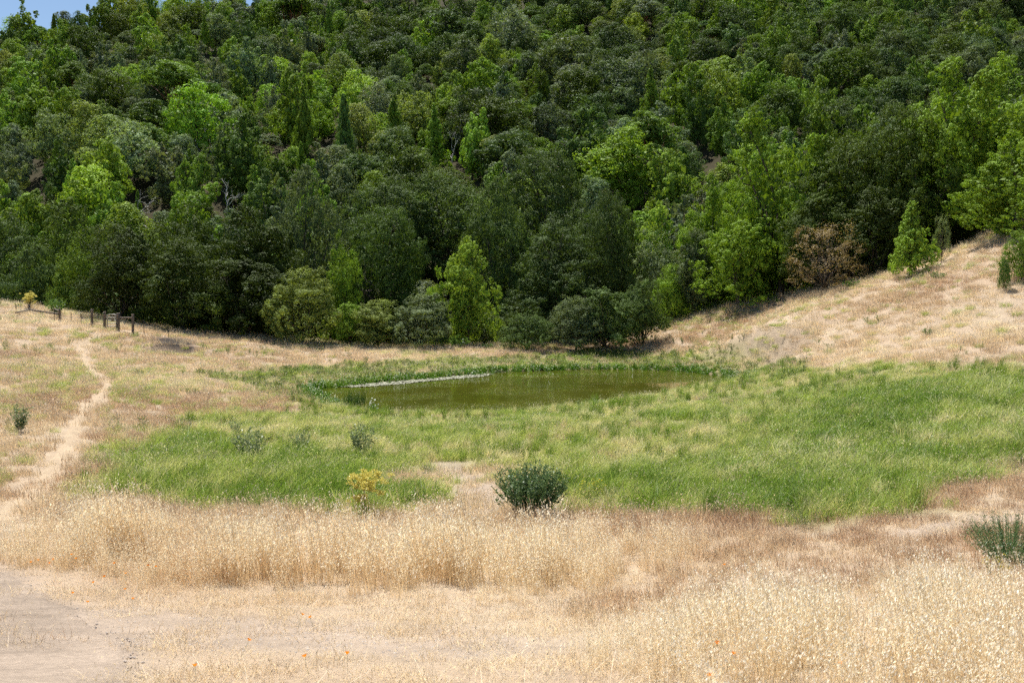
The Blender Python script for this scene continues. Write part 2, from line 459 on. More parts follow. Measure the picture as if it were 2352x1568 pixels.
def soil_colour(x, y):
    z = zones(x, y)
    n = fbm(x, y, 5, 41)[..., None]
    straw = np.array([0.45, 0.37, 0.275]); rust = np.array([0.37, 0.275, 0.195])
    green = np.array([0.13, 0.16, 0.04]); thatch = np.array([0.36, 0.32, 0.16])
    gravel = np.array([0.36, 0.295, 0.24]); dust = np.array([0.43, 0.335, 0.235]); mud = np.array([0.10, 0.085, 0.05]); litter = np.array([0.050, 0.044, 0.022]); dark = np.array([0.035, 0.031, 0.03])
    c = straw * (1 - n) + rust * n
    def put(c, w, k): w = np.clip(w, 0, 1)[..., None]; return c * (1 - w) + k * w
    c = put(c, z['meadow'], thatch * 0.6 + green * 0.4)
    c = put(c, z['lush'] * z['meadow'], green)
    c = put(c, z['bank'] * 0.75, thatch * 0.5 + green * 0.5)
    c = put(c, z['gravel'] * 0.75, gravel)
    c = put(c, z['road'], gravel)
    c = put(c, z['trail'], dust)
    c = put(c, z['pit'], dark)  # shade of the sunken bank painted into the ground colour
    c = put(c, z['wood'], litter)
    c = put(c, 1 - sstep(-0.1, 0.35, z['pond']), mud)
    return np.concatenate([c, np.ones(c.shape[:-1] + (1,))], -1)
def axis(lo, hi, f):
    a = [0.0]
    while a[-1] < hi: a.append(a[-1] + f(a[-1]))
    b = [0.0]
    while b[-1] > lo: b.append(b[-1] - f(b[-1]))
    return np.array(b[:0:-1] + a)
gx = axis(-430, 430, lambda v: 0.36 + 0.015 * abs(v))
gy = axis(-60, 620, lambda v: 0.36 + 0.0095 * abs(v - 8) + (0.5 if v > 112 else 0) + (0.3 if v < 0 else 0))
GX, GY = np.meshgrid(gx, gy)
GZ = ground_z(GX, GY)
nx, ny = len(gx), len(gy)
idx = np.arange(nx * ny).reshape(ny, nx)
gq = np.stack([idx[:-1, :-1], idx[:-1, 1:], idx[1:, 1:], idx[1:, :-1]], -1).reshape(-1, 4)
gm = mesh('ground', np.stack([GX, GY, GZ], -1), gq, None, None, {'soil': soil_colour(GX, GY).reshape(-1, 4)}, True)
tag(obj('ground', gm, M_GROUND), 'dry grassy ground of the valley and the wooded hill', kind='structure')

# gravel track in the near left corner
cs = 0.11
bx0, by0 = -14.0, 1.5
rx, ry = np.meshgrid(np.arange(bx0, 1.5, cs), np.arange(by0, 16.5, cs))
inr = zones(rx, ry)['road'] > 0.5
ids = np.arange(rx.size).reshape(rx.shape)
full = inr[:-1, :-1] & inr[:-1, 1:] & inr[1:, 1:] & inr[1:, :-1]
rq = np.stack([ids[:-1, :-1], ids[:-1, 1:], ids[1:, 1:], ids[1:, :-1]], -1)[full]
used = np.unique(rq); rem = np.zeros(rx.size, int); rem[used] = np.arange(len(used))
rxx, ryy = rx.ravel()[used], ry.ravel()[used]
rz_ = ground_z(rxx, ryy) + 0.022 + 0.006 * fbm(rxx, ryy, 0.5, 9)
_cnt = np.bincount(rem[rq].ravel(), minlength=len(used)); rz_ = np.where(_cnt < 4, ground_z(rxx, ryy) - .03, rz_)
rc = np.tile(np.array([0.355, 0.29, 0.235, 1.0]), (len(used), 1)); rc[:, :3] *= (0.55 + 0.45 * fbm(rxx, ryy, 1.8, 12) + .45 * fbm(rxx, ryy, .45, 14))[:, None]
tag(obj('gravel_track', mesh('gravel_track', np.c_[rxx, ryy, rz_], rem[rq], None, None, {'soil': rc}, True), M_ROADMAT), 'pale gravel track in the near left corner', kind='structure')
# trodden trail up to the gate
tw = []
for i, p in enumerate(TRAIL):
    d = TRAIL[min(i + 1, len(TRAIL) - 1)] - TRAIL[max(i - 1, 0)]; d /= np.linalg.norm(d); nrm = np.array([-d[1], d[0]])
    hw = 0.14 + 0.10 * vnoise(i * 1.0, 0.0, 2.5, 5)
    for k in (-1, -0.35, 0.35, 1):
        q = p + nrm * hw * k * (0.85 + 0.3 * random.random())
        tw.append((q[0], q[1], float(ground_z(q[0], q[1])) + (0.035 if abs(k) < 0.9 else 0.0)))
tq = [(i * 4 + k, i * 4 + k + 1, i * 4 + k + 5, i * 4 + k + 4) for i in range(len(TRAIL) - 1) for k in range(3)]
tcol = np.tile(np.array([0.45, 0.355, 0.25, 1.0]), (len(tw), 1))
tag(obj('dirt_trail', mesh('dirt_trail', tw, tq, None, None, {'soil': tcol}, True), M_GROUND), 'narrow trodden trail winding up to the gate', kind='structure')

# pond water
wt = NT('pond_water')
wp = wt.n('ShaderNodeBsdfPrincipled')
wt.l(wt.mix(wt.ramp(wt.noise(0.18, 3), [(0.35, (0, 0, 0)), (0.7, (1, 1, 1))]).outputs[0], (0.058, 0.064, 0.007), (0.08, 0.082, 0.010)), wp.inputs['Base Color'])
wt.set(wp, Roughness=0.02, IOR=1.33)
mp = wt.n('ShaderNodeMapping'); wt.l(wt.pos(), mp.inputs[0]); mp.inputs['Scale'].default_value = (0.8, 2.2, 1)
rip = wt.noise(5.5, 3, 0.6, mp.outputs[0])
patch = wt.ramp(wt.noise(0.16, 2), [(0.44, (0.03, 0.03, 0.03)), (0.62, (1, 1, 1))]).outputs[0]
wb = wt.n('ShaderNodeBump'); wt.set(wb, Distance=0.035); wt.l(rip, wb.inputs['Height']); wt.l(wt.math('MULTIPLY', patch, 0.5), wb.inputs['Strength'])
wt.l(wb.outputs[0], wp.inputs['Normal']); wt.l(wp.outputs[0], wt.out.inputs[0])
c0 = POND.mean(0)
rings = [1.03, 0.9, 0.7, 0.45, 0.2]
WV = np.vstack([np.c_[c0 + (POND - c0) * r, np.full(len(POND), ZW)] for r in rings] + [[[c0[0], c0[1], ZW]]])
k = len(POND)
wq = [(r * k + i, r * k + (i + 1) % k, (r + 1) * k + (i + 1) % k, (r + 1) * k + i) for r in range(len(rings) - 1) for i in range(k)]
wtri = [((len(rings) - 1) * k + i, (len(rings) - 1) * k + (i + 1) % k, len(rings) * k) for i in range(k)]
tag(obj('pond_water', mesh('pond_water', WV, wq, wtri, None, None, True), wt.m), 'murky olive green water of the small pond', kind='structure')

ORD = ['first', 'second', 'third', 'fourth', 'fifth', 'sixth', 'seventh', 'eighth', 'ninth', 'tenth', 'eleventh', 'twelfth', 'thirteenth', 'fourteenth', 'fifteenth', 'sixteenth', 'seventeenth', 'eighteenth', 'nineteenth', 'twentieth'] + [f'{t_} {o_}' if o_ else t_ for t_, lst_ in (('twenty', ['first', 'second', 'third', 'fourth', 'fifth', 'sixth', 'seventh', 'eighth', 'ninth']), ('thirty', ['first', 'second', 'third', 'fourth', 'fifth', 'sixth', 'seventh', 'eighth', 'ninth', 'tenth', 'eleventh'])) for o_ in lst_]

# ---------------------------------------------------------------- foliage builders (unit trees: 1 wide, 1 high)
def unit_dirs(n, r):
    v = r.normal(size=(n, 3)); return v / np.linalg.norm(v, axis=1)[:, None]
def sphere_mesh(c, rad, r, nu=7, nv=5):
    th = np.linspace(0, 2 * math.pi, nu, endpoint=False); ph = np.linspace(0.15, math.pi - 0.15, nv)
    T, P = np.meshgrid(th, ph)
    V = np.stack([np.cos(T) * np.sin(P), np.sin(T) * np.sin(P), np.cos(P)], -1).reshape(-1, 3)
    V = V * (0.8 + 0.4 * r.random((len(V), 1))) * np.asarray(rad) + c
    q = [(i * nu + j, i * nu + (j + 1) % nu, (i + 1) * nu + (j + 1) % nu, (i + 1) * nu + j) for i in range(nv - 1) for j in range(nu)]
    return V, q
def crown(name, seed, form, n1, n2, nl, leaf, core=True, gap=0.0):
    """form gives the arrangement of the boughs; leaves sit on clumps on boughs"""
    r = np.random.default_rng(seed)
    C = []; RR = []
    for i in range(n1):
        u = (i + r.random()) / n1
        a = i * 2.39996 + r.random() * 0.8
        if form == 'oak':        # broad dome, skirts hang low
            el = -0.85 + 2.35 * u ** 0.9
            ra = r.uniform(0.10, 0.20); k = r.uniform(0.55, 1.06)
            c = [(0.5 - ra * 0.8) * k * math.cos(el) * math.cos(a), (0.5 - ra * 0.8) * k * math.cos(el) * math.sin(a), 0.47 + (0.53 - ra * 0.7) * k * math.sin(el)]
            rad = [ra, ra, ra * 0.82]
        elif form == 'bay':      # several upright leaders of unequal height, ragged top
            if i == 0:
                LD = [(0.10 * r.normal(), 0.10 * r.normal(), 1.0)] + [(r.uniform(.16, .30) * math.cos(q_), r.uniform(.16, .30) * math.sin(q_), r.uniform(.62, .94)) for q_ in (r.random() + np.arange(5) * 1.257)]
            lx, ly, lt = LD[i % 6]
            z = lt * (0.10 + 0.86 * r.random() ** 0.85)
            pr = 0.20 * (1 - (z / lt) ** 3) * min(1, .45 + 2.2 * z)
            ra = r.uniform(0.075, 0.125) * (1.05 - .45 * (z / lt) ** 2); k = math.sqrt(r.random())
            c = [lx + pr * k * math.cos(a), ly + pr * k * math.sin(a), z - ra * .5]
            rad = [ra, ra, ra * r.uniform(0.9, 1.35)]
        elif form == 'spire':    # young tree, cone over a wider skirt
            z = 0.08 + 0.86 * u
            pr = 0.5 * max(0.06, (1 - z) ** 0.85) * (1.15 if z < 0.45 else 0.8)
            ra = 0.05 + 0.10 * (1 - z); k = r.uniform(0.5, 1.0)
            c = [max(0, pr - ra * 0.6) * k * math.cos(a), max(0, pr - ra * 0.6) * k * math.sin(a), z]
            rad = [ra, ra, ra * 1.1]
        elif form == 'flat':     # umbrella of flat pads
            el = 0.15 + 1.35 * u
            ra = r.uniform(0.12, 0.19); k = r.uniform(0.8, 1.0)
            c = [(0.5 - ra * 0.8) * k * math.cos(el) * math.cos(a), (0.5 - ra * 0.8) * k * math.cos(el) * math.sin(a), 0.5 + 0.42 * k * math.sin(el)]
            rad = [ra, ra, ra * 0.42]
        else:                    # 'bush': rounded down to the ground
            el = -0.55 + 2.1 * u
            ra = r.uniform(0.10, 0.20); k = r.uniform(0.52, 1.06)
            c = [(0.5 - ra * 0.75) * k * math.cos(el) * math.cos(a), (0.5 - ra * 0.75) * k * math.cos(el) * math.sin(a), 0.38 + (0.62 - ra * 0.7) * k * math.sin(el) * (1 if el > 0 else 0.7)]
            rad = [ra, ra, ra * 0.9]
        C.append(c); RR.append(rad)
    C = np.array(C); RR = np.array(RR)
    cen = np.array([0, 0, 0.45])
    V = []; Q = []; A = []; nv = 0
    P2 = []; R2 = []
    for c, rad in zip(C, RR):
        d = unit_dirs(n2 * 3, r)
        out = (c - cen); out /= np.linalg.norm(out) + 1e-6
        sc_ = d @ out * 0.55 + d[:, 2] * 0.35 + r.random(len(d)) * 1.3
        d = d[np.argsort(-sc_)[:n2]]
        near = nl > 50
        kk = r.uniform(0.65, 1.05, (n2, 1)) if not near else np.where(r.random((n2, 1)) < .16, r.uniform(1.05, 1.4, (n2, 1)), r.uniform(.6, 1.08, (n2, 1)))
        P2.append(c + d * rad * kk); R2.append(np.full(n2, rad[0]) * (r.uniform(0.26, 0.52, n2) if not near else r.uniform(0.17, 0.40, n2)))
    P2 = np.vstack(P2); R2 = np.concatenate(R2)
    n = len(P2) * nl
    base = np.repeat(P2, nl, 0); rr = np.repeat(R2, nl)
    d = unit_dirs(n, r)
    flat = 0.45 if form == 'flat' else 0.8
    P = base + d * (rr * (0.62 + 0.48 * r.random(n)))[:, None] * np.array([1, 1, flat])
    keep = np.ones(n, bool)
    for c, rad in zip(C, RR):                       # leaves buried deep in a bough show nothing
        keep &= (((P - c) / (rad * 0.72)) ** 2).sum(1) > 1
    keep &= P[:, 2] > 0.0
    P = P[keep]; d = d[keep]; n = len(P); cl = np.repeat(r.random(len(P2)), nl)[keep]
    o = P - cen; o /= np.linalg.norm(o, axis=1)[:, None] + 1e-6
    nr_ = .34 if nl < 50 else .42
    N = 0.85 * d + 0.45 * o + np.array([0, 0, 0.25]) + nr_ * unit_dirs(n, r)
    N /= np.linalg.norm(N, axis=1)[:, None]
    T = np.cross(N, unit_dirs(n, r)); T /= np.linalg.norm(T, axis=1)[:, None] + 1e-9
    B = np.cross(N, T)
    s = leaf * r.uniform(0.55, 1.35, n)
    a_, b_ = (T * s[:, None], B * (s * r.uniform(0.4, 0.75, n))[:, None])
    W = np.stack([P - a_, P + b_ + N * (s * 0.12)[:, None], P + a_, P - b_ + N * (s * 0.12)[:, None]], 1)
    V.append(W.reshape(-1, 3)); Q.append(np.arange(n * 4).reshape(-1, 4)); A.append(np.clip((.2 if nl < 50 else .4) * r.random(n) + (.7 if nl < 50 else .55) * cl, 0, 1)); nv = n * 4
    if core:                                        # inner sprays that close the bough
        m = 44 if nl > 40 else 26
        cc_ = np.repeat(C, m, 0) + unit_dirs(m * n1, r) * np.repeat(RR, m, 0) * (0.75 * r.random((m * n1, 1)) ** .5)
        cc_ = cc_[cc_[:, 2] > .02]; m = len(cc_)
        N = unit_dirs(m, r); T = np.cross(N, unit_dirs(m, r)); T /= np.linalg.norm(T, axis=1)[:, None]; B = np.cross(N, T)
        s_ = np.maximum(leaf * 2.2, .013) * r.uniform(.7, 1.3, (m, 1))
        W = np.stack([cc_ - T * s_, cc_ + B * s_ * .6, cc_ + T * s_, cc_ - B * s_ * .6], 1)
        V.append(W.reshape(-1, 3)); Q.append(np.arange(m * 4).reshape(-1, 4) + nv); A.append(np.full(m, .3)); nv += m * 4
    if core:                                        # leaf quads deep inside, added to block light through the crown
        m = 420 if nl < 50 else 1500
        hh = {'oak': (.33, .33, .34, .46), 'bush': (.34, .34, .34, .40), 'bay': (.24, .24, .36, .42), 'flat': (.34, .34, .12, .66), 'spire': (.13, .13, .32, .36)}[form]
        cc_ = unit_dirs(m, r) * (r.random((m, 1)) ** .4) * np.array(hh[:3]) + np.array([0, 0, hh[3]])
        N = unit_dirs(m, r); T = np.cross(N, unit_dirs(m, r)); T /= np.linalg.norm(T, axis=1)[:, None]; B = np.cross(N, T)
        s_ = (.036 if nl < 50 else .017) * r.uniform(.7, 1.3, (m, 1))
        W = np.stack([cc_ - T * s_, cc_ + B * s_ * .7, cc_ + T * s_, cc_ - B * s_ * .7], 1)
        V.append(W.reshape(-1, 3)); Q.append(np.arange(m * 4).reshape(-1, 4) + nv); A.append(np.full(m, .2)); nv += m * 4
    V = np.vstack(V)
    # bend the whole crown out of round
    ph = r.random((3, 3)) * 6.28; fr_ = r.uniform(4, 9, (3, 3))
    cen4 = V.reshape(-1, 4, 3).mean(1)
    wv = np.stack([sum(np.sin(cen4[:, j] * fr_[i, j] + ph[i, j]) for j in range(3)) for i in range(3)], 1) * {'spire': .012, 'bush': .030, 'bay': .028}.get(form, .032)
    V = V + np.repeat(wv, 4, 0)
    V[:, 2] = np.maximum(V[:, 2], -0.02)
    return mesh(name, V, np.vstack(Q), None, {'v': np.concatenate(A)}), C
def trunk(name, seed, C, rad=0.03, height=0.3, lean=(0, 0), limbs=7, k=6):
    r = np.random.default_rng(seed)
    b = MB()
    P = [np.array([0, 0, -0.04]), np.array([lean[0] * 0.4 + r.normal() * 0.01, lean[1] * 0.4 + r.normal() * 0.01, height * 0.5]), np.array([lean[0], lean[1], height])]
    P = smooth_open(P, 4)
    b.tube(P, np.linspace(rad * 1.35, rad * 0.85, len(P)), k + 2)
    top = P[-1]
    for i in r.permutation(len(C))[:limbs]:
        e = C[i]
        mid = top + (e - top) * 0.5 + r.normal(size=3) * 0.035
        L = smooth_open([top + np.array([0, 0, -0.03]), mid, e], 4)
        b.tube(L, np.linspace(rad * 0.6, rad * 0.12, len(L)), k)
        for j in range(2):
            s0 = L[r.integers(3, len(L) - 1)]
            b.tube(smooth_open([s0, s0 + r.normal(size=3) * 0.05 + [0, 0, 0.02], s0 + r.normal(size=3) * 0.1 + [0, 0, 0.05]], 2), np.linspace(rad * 0.2, rad * 0.05, 5), 4)
    return b.mesh(name, True)

KINDS = {}
def make_kind(kind, form, nvar, n1, n2, nl, leaf, seed, rad, height, limbs=7, core=True):
    KINDS[kind] = []
    for i in range(nvar):
        cm, C = crown('crown', seed + i, form, n1, n2, nl, leaf, core)
        tm = trunk('trunk', seed + 50 + i, C, rad, height, (random.uniform(-.05, .05), random.uniform(-.05, .05)), limbs)
        KINDS[kind].append((cm, tm))
# trees of the near line
make_kind('oak', 'oak', 4, 34, 21, 76, 0.0066, 100, 0.026, 0.26, 9)
make_kind('bay', 'bay', 4, 56, 15, 70, 0.0062, 200, 0.02, 0.22, 9)
make_kind('maple', 'bay', 2, 46, 14, 64, 0.0076, 300, 0.02, 0.22, 9)
make_kind('bush', 'bush', 5, 30, 21, 70, 0.0084, 400, 0.014, 0.12, 12)
make_kind('bare', 'bush', 1, 30, 12, 34, 0.0095, 440, 0.012, 0.12, 26, False)
make_kind('spire', 'spire', 2, 40, 10, 60, 0.0105, 450, 0.014, 0.3, 12)
# trees of the far slope
make_kind('far_oak', 'oak', 7, 26, 11, 44, 0.0120, 500, 0.026, 0.28, 5)
make_kind('far_bay', 'bay', 7, 40, 9, 40, 0.0115, 600, 0.02, 0.25, 5)
make_kind('far_maple', 'bush', 4, 28, 11, 32, 0.0140, 700, 0.02, 0.25, 6)
make_kind('far_madrone', 'flat', 3, 24, 10, 34, 0.0140, 800, 0.022, 0.32, 9)
make_kind('far_spire', 'spire', 2, 30, 8, 34, 0.0150, 850, 0.02, 0.3, 5)

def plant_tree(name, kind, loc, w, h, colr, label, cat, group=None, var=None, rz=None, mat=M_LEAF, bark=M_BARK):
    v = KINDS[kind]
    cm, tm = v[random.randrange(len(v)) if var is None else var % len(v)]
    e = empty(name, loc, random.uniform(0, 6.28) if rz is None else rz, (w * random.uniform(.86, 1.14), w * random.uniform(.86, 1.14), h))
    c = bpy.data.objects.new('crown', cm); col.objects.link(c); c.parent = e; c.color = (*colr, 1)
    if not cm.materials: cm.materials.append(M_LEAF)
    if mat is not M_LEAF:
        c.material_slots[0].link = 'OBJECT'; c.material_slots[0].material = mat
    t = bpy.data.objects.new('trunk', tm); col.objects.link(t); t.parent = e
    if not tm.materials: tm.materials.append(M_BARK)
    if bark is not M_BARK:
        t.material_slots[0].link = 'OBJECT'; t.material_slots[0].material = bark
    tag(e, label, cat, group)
    return e

C_OAK = np.array([0.072, 0.116, 0.034]); C_DOAK = np.array([0.062, 0.098, 0.018]); C_GOAK = np.array([0.095, 0.135, 0.058])
C_BAY = np.array([0.115, 0.185, 0.024]); C_DBAY = np.array([0.065, 0.112, 0.026]); C_MAPLE = np.array([0.180, 0.265, 0.038]); C_OLIVE = np.array([0.128, 0.168, 0.040])
C_MADR = np.array([0.088, 0.150, 0.026]); C_GREY = np.array([0.118, 0.160, 0.076]); C_BROWN = np.array([0.24, 0.185, 0.11])

for _c in (C_OAK, C_DOAK, C_GOAK, C_BAY, C_DBAY, C_MAPLE, C_OLIVE, C_MADR, C_GREY): _c *= np.array([1.55, 1.50, 1.50])
C_OAK *= .72; C_DOAK *= .68; C_GOAK *= .8; C_DBAY *= .85; C_BAY *= 1.12; C_MAPLE *= 1.12; C_OLIVE *= 1.05
C_GROVE = np.array([0.20, 0.315, 0.036])
# near trees and shrubs: name, kind, centre x, top y, width (2352 px frame), distance, colour, label, category
HERO = [
 ('live_oak', 'bush', 282, 520, 210, 86, C_DOAK * .8, 'dark rounded live oak directly behind the wooden gate', 'oak'),
 ('live_oak', 'bush', 560, 475, 240, 92, C_DOAK * .85, 'largest dark live oak left of the pond, its dome highest in the clump', 'oak'),
 ('live_oak', 'bush', 425, 498, 240, 94, C_DOAK * .85, 'dark live oak filling the middle of the clump right of the gate', 'oak'),
 ('live_oak', 'bush', 420, 562, 220, 85, C_DOAK * .95, 'low dark live oak in front of the clump right of the gate', 'oak'),
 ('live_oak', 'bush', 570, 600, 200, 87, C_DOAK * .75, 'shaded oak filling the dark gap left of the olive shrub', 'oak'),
 ('live_oak', 'oak', 695, 430, 190, 102, C_GOAK, 'pale grey green oak with coarse leaves behind the olive shrub', 'oak'),
 ('willow_shrub', 'bush', 692, 612, 175, 84, C_OLIVE, 'tall olive green shrub at the left end of the dam', 'shrub'),
 ('bay_tree', 'bay', 795, 540, 95, 90, C_BAY * 1.1, 'slim bright green bay tree right of the tall olive shrub', 'bay tree'),
 ('bay_tree', 'oak', 880, 490, 215, 94, C_DBAY, 'dark glossy tree between the slim bay and the bright maple', 'bay tree'),
 ('willow_shrub', 'bush', 800, 700, 95, 85, C_BAY * 1.1, 'small bright green shrub at the foot of the slim bay tree', 'shrub'),
 ('willow_shrub', 'bush', 862, 690, 130, 84.5, C_OLIVE * 0.85, 'rounded olive shrub on the dam, left of the grey green one', 'shrub'),
 ('willow_shrub', 'bush', 965, 672, 160, 84.5, C_GREY * 0.8, 'wide grey green shrub on the dam below the bright maple', 'shrub'),
 ('maple_tree', 'maple', 1068, 522, 150, 88, C_MAPLE * 0.85, 'bright yellow green maple standing left of the leaning mossy trunk', 'maple'),
 ('maple_tree', 'maple', 1000, 610, 60, 86.5, C_MAPLE, 'short bright sapling at the left side of the bright maple', 'maple'),
 ('live_oak', 'oak', 1290, 498, 200, 93, C_OAK, 'broad olive grey oak above the round shrubs on the dam', 'oak'),
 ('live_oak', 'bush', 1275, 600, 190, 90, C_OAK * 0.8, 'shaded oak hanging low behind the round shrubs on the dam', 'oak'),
 ('live_oak', 'oak', 1405, 455, 150, 95, C_OAK * 0.85, 'tall dark oak at the right end of the dam shrubs', 'oak'),
 ('willow_shrub', 'bush', 1212, 722, 115, 83, C_OAK * 1.35, 'low rounded shrub just right of the leaning mossy trunk', 'shrub'),
 ('willow_shrub', 'bush', 1325, 690, 120, 83.5, C_GREY * 0.75, 'middle grey green shrub of the row on the dam', 'shrub'),
 ('willow_shrub', 'bush', 1395, 668, 140, 83.5, C_OAK * 1.35, 'large round shrub on the dam, second from its right end', 'shrub'),
 ('willow_shrub', 'bush', 1475, 645, 110, 84.5, C_OAK * 1.25, 'rounded shrub at the right end of the dam casting a shadow on straw', 'shrub'),
 ('bay_tree', 'bush', 1537, 605, 85, 91, C_BAY * 1.1, 'small bright green tree at the corner where the slope begins', 'bay tree'),
 ('broadleaf_tree', 'bush', 1500, 560, 150, 98, C_GREY * 0.85, 'grey green tree behind the right end of the dam', 'tree'),
 ('broadleaf_tree', 'bush', 1600, 540, 120, 92, C_GREY * 0.7, 'dull grey tree between the dam and the tall bay grove', 'tree'),
 ('maple_tree', 'maple', 1510, 442, 135, 118, C_MAPLE, 'yellow green maple lit by sun beyond the right end of the dam', 'maple'),
 ('maple_tree', 'far_maple', 1425, 300, 190, 150, C_BAY * 1.15, 'big round bright green tree standing out above the dam', 'maple'),
 ('live_oak', 'oak', 880, 398, 255, 122, C_OAK, 'wide grey olive oak rising behind the left half of the dam trees', 'oak'),
 ('live_oak', 'oak', 1035, 402, 210, 126, C_OAK * 1.05, 'grey olive oak rising behind the bright maple', 'oak'),
 ('live_oak', 'oak', 1240, 355, 200, 122, C_OAK * 0.95, 'tallest olive oak of the row behind the dam trees', 'oak'),
 ('live_oak', 'oak', 1145, 450, 150, 112, C_OAK * 1.1, 'olive oak between the tall oaks, above the leaning trunk', 'oak'),
 ('live_oak', 'oak', 1350, 470, 150, 112, C_OAK * 0.9, 'dim oak behind the tall dark oak of the dam', 'oak'),
 ('broadleaf_tree', 'bush', 60, 560, 170, 104, C_OAK * 1.2, 'dusty green tree at the left edge behind the rail fence', 'tree'),
 ('broadleaf_tree', 'bush', 170, 575, 140, 100, C_BAY * 0.7, 'soft green tree behind the fence, left of the dark oak clump', 'tree'),
 ('live_oak', 'oak', 160, 500, 190, 112, C_DOAK * 1.2, 'dark oak above the soft green trees behind the fence', 'oak'),
 ('live_oak', 'oak', 20, 495, 170, 118, C_OAK, 'dark oak at the left edge above the dusty green tree', 'oak'),
 ('bay_tree', 'bay', 1700, 480, 200, 86, C_GROVE, 'light green bay at the left end of the grove on the slope', 'bay tree'),
 ('bay_tree', 'bay', 1640, 390, 170, 94, C_GROVE, 'sunlit bay behind the left end of the grove', 'bay tree'),
 ('bay_tree', 'bay', 1800, 235, 230, 86, C_GROVE, 'tall bay with bright ragged top left of the dark grove', 'bay tree'),
 ('live_oak', 'oak', 1960, 300, 220, 84, C_DOAK * 1.1, 'dark oak in the middle of the grove on the slope', 'oak'),
 ('live_oak', 'bush', 1870, 460, 170, 81, C_DOAK, 'dark low tree behind the brown buckeye bush', 'oak'),
 ('live_oak', 'oak', 2085, 255, 210, 82, C_DOAK * 1.1, 'dark oak of the grove above the pointed sapling', 'oak'),
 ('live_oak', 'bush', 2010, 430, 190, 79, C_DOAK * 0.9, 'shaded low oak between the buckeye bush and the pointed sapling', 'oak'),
 ('bay_tree', 'bay', 2200, 140, 270, 82, C_GROVE, 'tallest bay of the grove, bright crown high at the right', 'bay tree'),
 ('bay_tree', 'bay', 2345, 165, 240, 80, C_GROVE, 'tall bay cut by the right edge of the picture', 'bay tree'),
 ('bay_tree', 'bay', 2335, 285, 230, 71, C_GROVE * .85, 'green tree with hanging boughs at the right edge over the slope', 'bay tree'),
 ('bay_tree', 'bay', 2110, 195, 190, 87, C_GROVE, 'bright bay top between the dark oak and the tallest bay', 'bay tree'),
 ('bay_tree', 'bay', 2285, 135, 210, 88, C_GROVE, 'bright bay behind the two tallest bays at the right', 'bay tree'),
 ('bay_tree', 'bay', 1730, 330, 160, 92, C_GROVE, 'sunlit bay just left of the tall ragged bay', 'bay tree'),
 ('buckeye_bush', 'bare', 1900, 508, 175, 76.5, C_BROWN, 'brown leaved buckeye bush in front of the dark grove', 'shrub'),
 ('young_bay', 'spire', 2095, 465, 120, 70, C_BAY * 1.05, 'pointed bright green sapling bush on the slope before the grove', 'sapling'),
 ('grey_sapling', 'bare', 2165, 488, 46, 71, C_GREY, 'thin grey green sapling right of the pointed bush', 'sapling'),
 ('bay_shrub', 'bush', 2350, 528, 90, 58, C_BAY * 0.9, 'dense green bush at the right edge of the dry slope', 'shrub'),
 ('bay_shrub', 'bush', 2309, 592, 26, 57, C_DBAY * 1.4, 'small dark bush beside the dense bush at the right edge', 'shrub'),
]
for i, (nm, kd, cx, ty, wpx, d, cc, lab, cat) in enumerate(HERO):
    p = at(cx, ty, d)
    g = float(ground_z(p[0], d)) - 0.1
    h = (p[2] - g) * 1.03; w = wpx / F * d * (1.42 if kd == 'bay' else 1.25 if kd in ('oak', 'maple') else 1.18)
    cc = cc * (0.9 + 0.2 * random.random())
    plant_tree(nm, kd, (p[0], d, g), w, h, cc, lab, cat, 'near trees round the pond', var=i, mat=M_LEAF if kd != 'bush' else M_LEAF_MATT)

# dark thicket along the creek behind the near trees
TH = []
tr_ = random.Random(11)
for i in range(30):
    px = 215 + i * 48 + tr_.uniform(-14, 14); d = tr_.uniform(90, 97) if px < 1560 else tr_.uniform(94, 98)
    TH.append((px, d, tr_.uniform(3.2, 5.5), tr_.uniform(4.0, 6.0)))
for i in range(9):
    px = 1700 + i * 72 + tr_.uniform(-14, 14); TH.append((px, 91 - i * 1.4, tr_.uniform(3.0, 5.0), tr_.uniform(4.0, 6.0)))
for i, (px, d, h, w) in enumerate(TH):
    X = (px - 1176) / F * d
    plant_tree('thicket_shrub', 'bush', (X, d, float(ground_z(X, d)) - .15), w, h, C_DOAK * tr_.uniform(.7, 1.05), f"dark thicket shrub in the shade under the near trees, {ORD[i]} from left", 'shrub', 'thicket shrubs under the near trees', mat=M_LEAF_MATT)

# leaning mossy oak trunk on the dam
mo = empty('leaning_oak', (0, 0, 0)); tag(mo, 'leaning mossy oak trunk with forked limbs on the dam', 'oak')
b = MB()
base = on_ground(1112, 786); D0 = base[1] + 0.3
def mp_(px, py, dd=0.0): return at(px, py, D0 + dd)
main = smooth_open([at(1108, 796, D0), mp_(1118, 770), mp_(1137, 735, .2), mp_(1150, 700, .4), mp_(1160, 660, .8), mp_(1190, 600, 1.5), mp_(1230, 560, 2)], 5)
b.tube(main, np.linspace(0.50, 0.16, len(main)), 10)
l2 = smooth_open([mp_(1132, 748, .1), mp_(1155, 735, -.3), mp_(1176, 712, -.5), mp_(1200, 680, -.4), mp_(1240, 650, .3)], 5)
b.tube(l2, np.linspace(0.26, 0.07, len(l2)), 8)
l3 = smooth_open([mp_(1150, 700, .4), mp_(1142, 660, .5), mp_(1120, 610, 1)], 5)
b.tube(l3, np.linspace(0.24, 0.07, len(l3)), 8)
l4 = smooth_open([mp_(1160, 665, .8), mp_(1185, 640, .3), mp_(1215, 625, .2)], 5)
b.tube(l4, np.linspace(0.16, 0.04, len(l4)), 6)
obj('trunk', b.mesh('trunk', True), M_BARK_MOSS, mo)
cm, _C = crown('crown', 991, 'oak', 20, 12, 40, 0.016)
pc = mp_(1200, 600, 2.2)
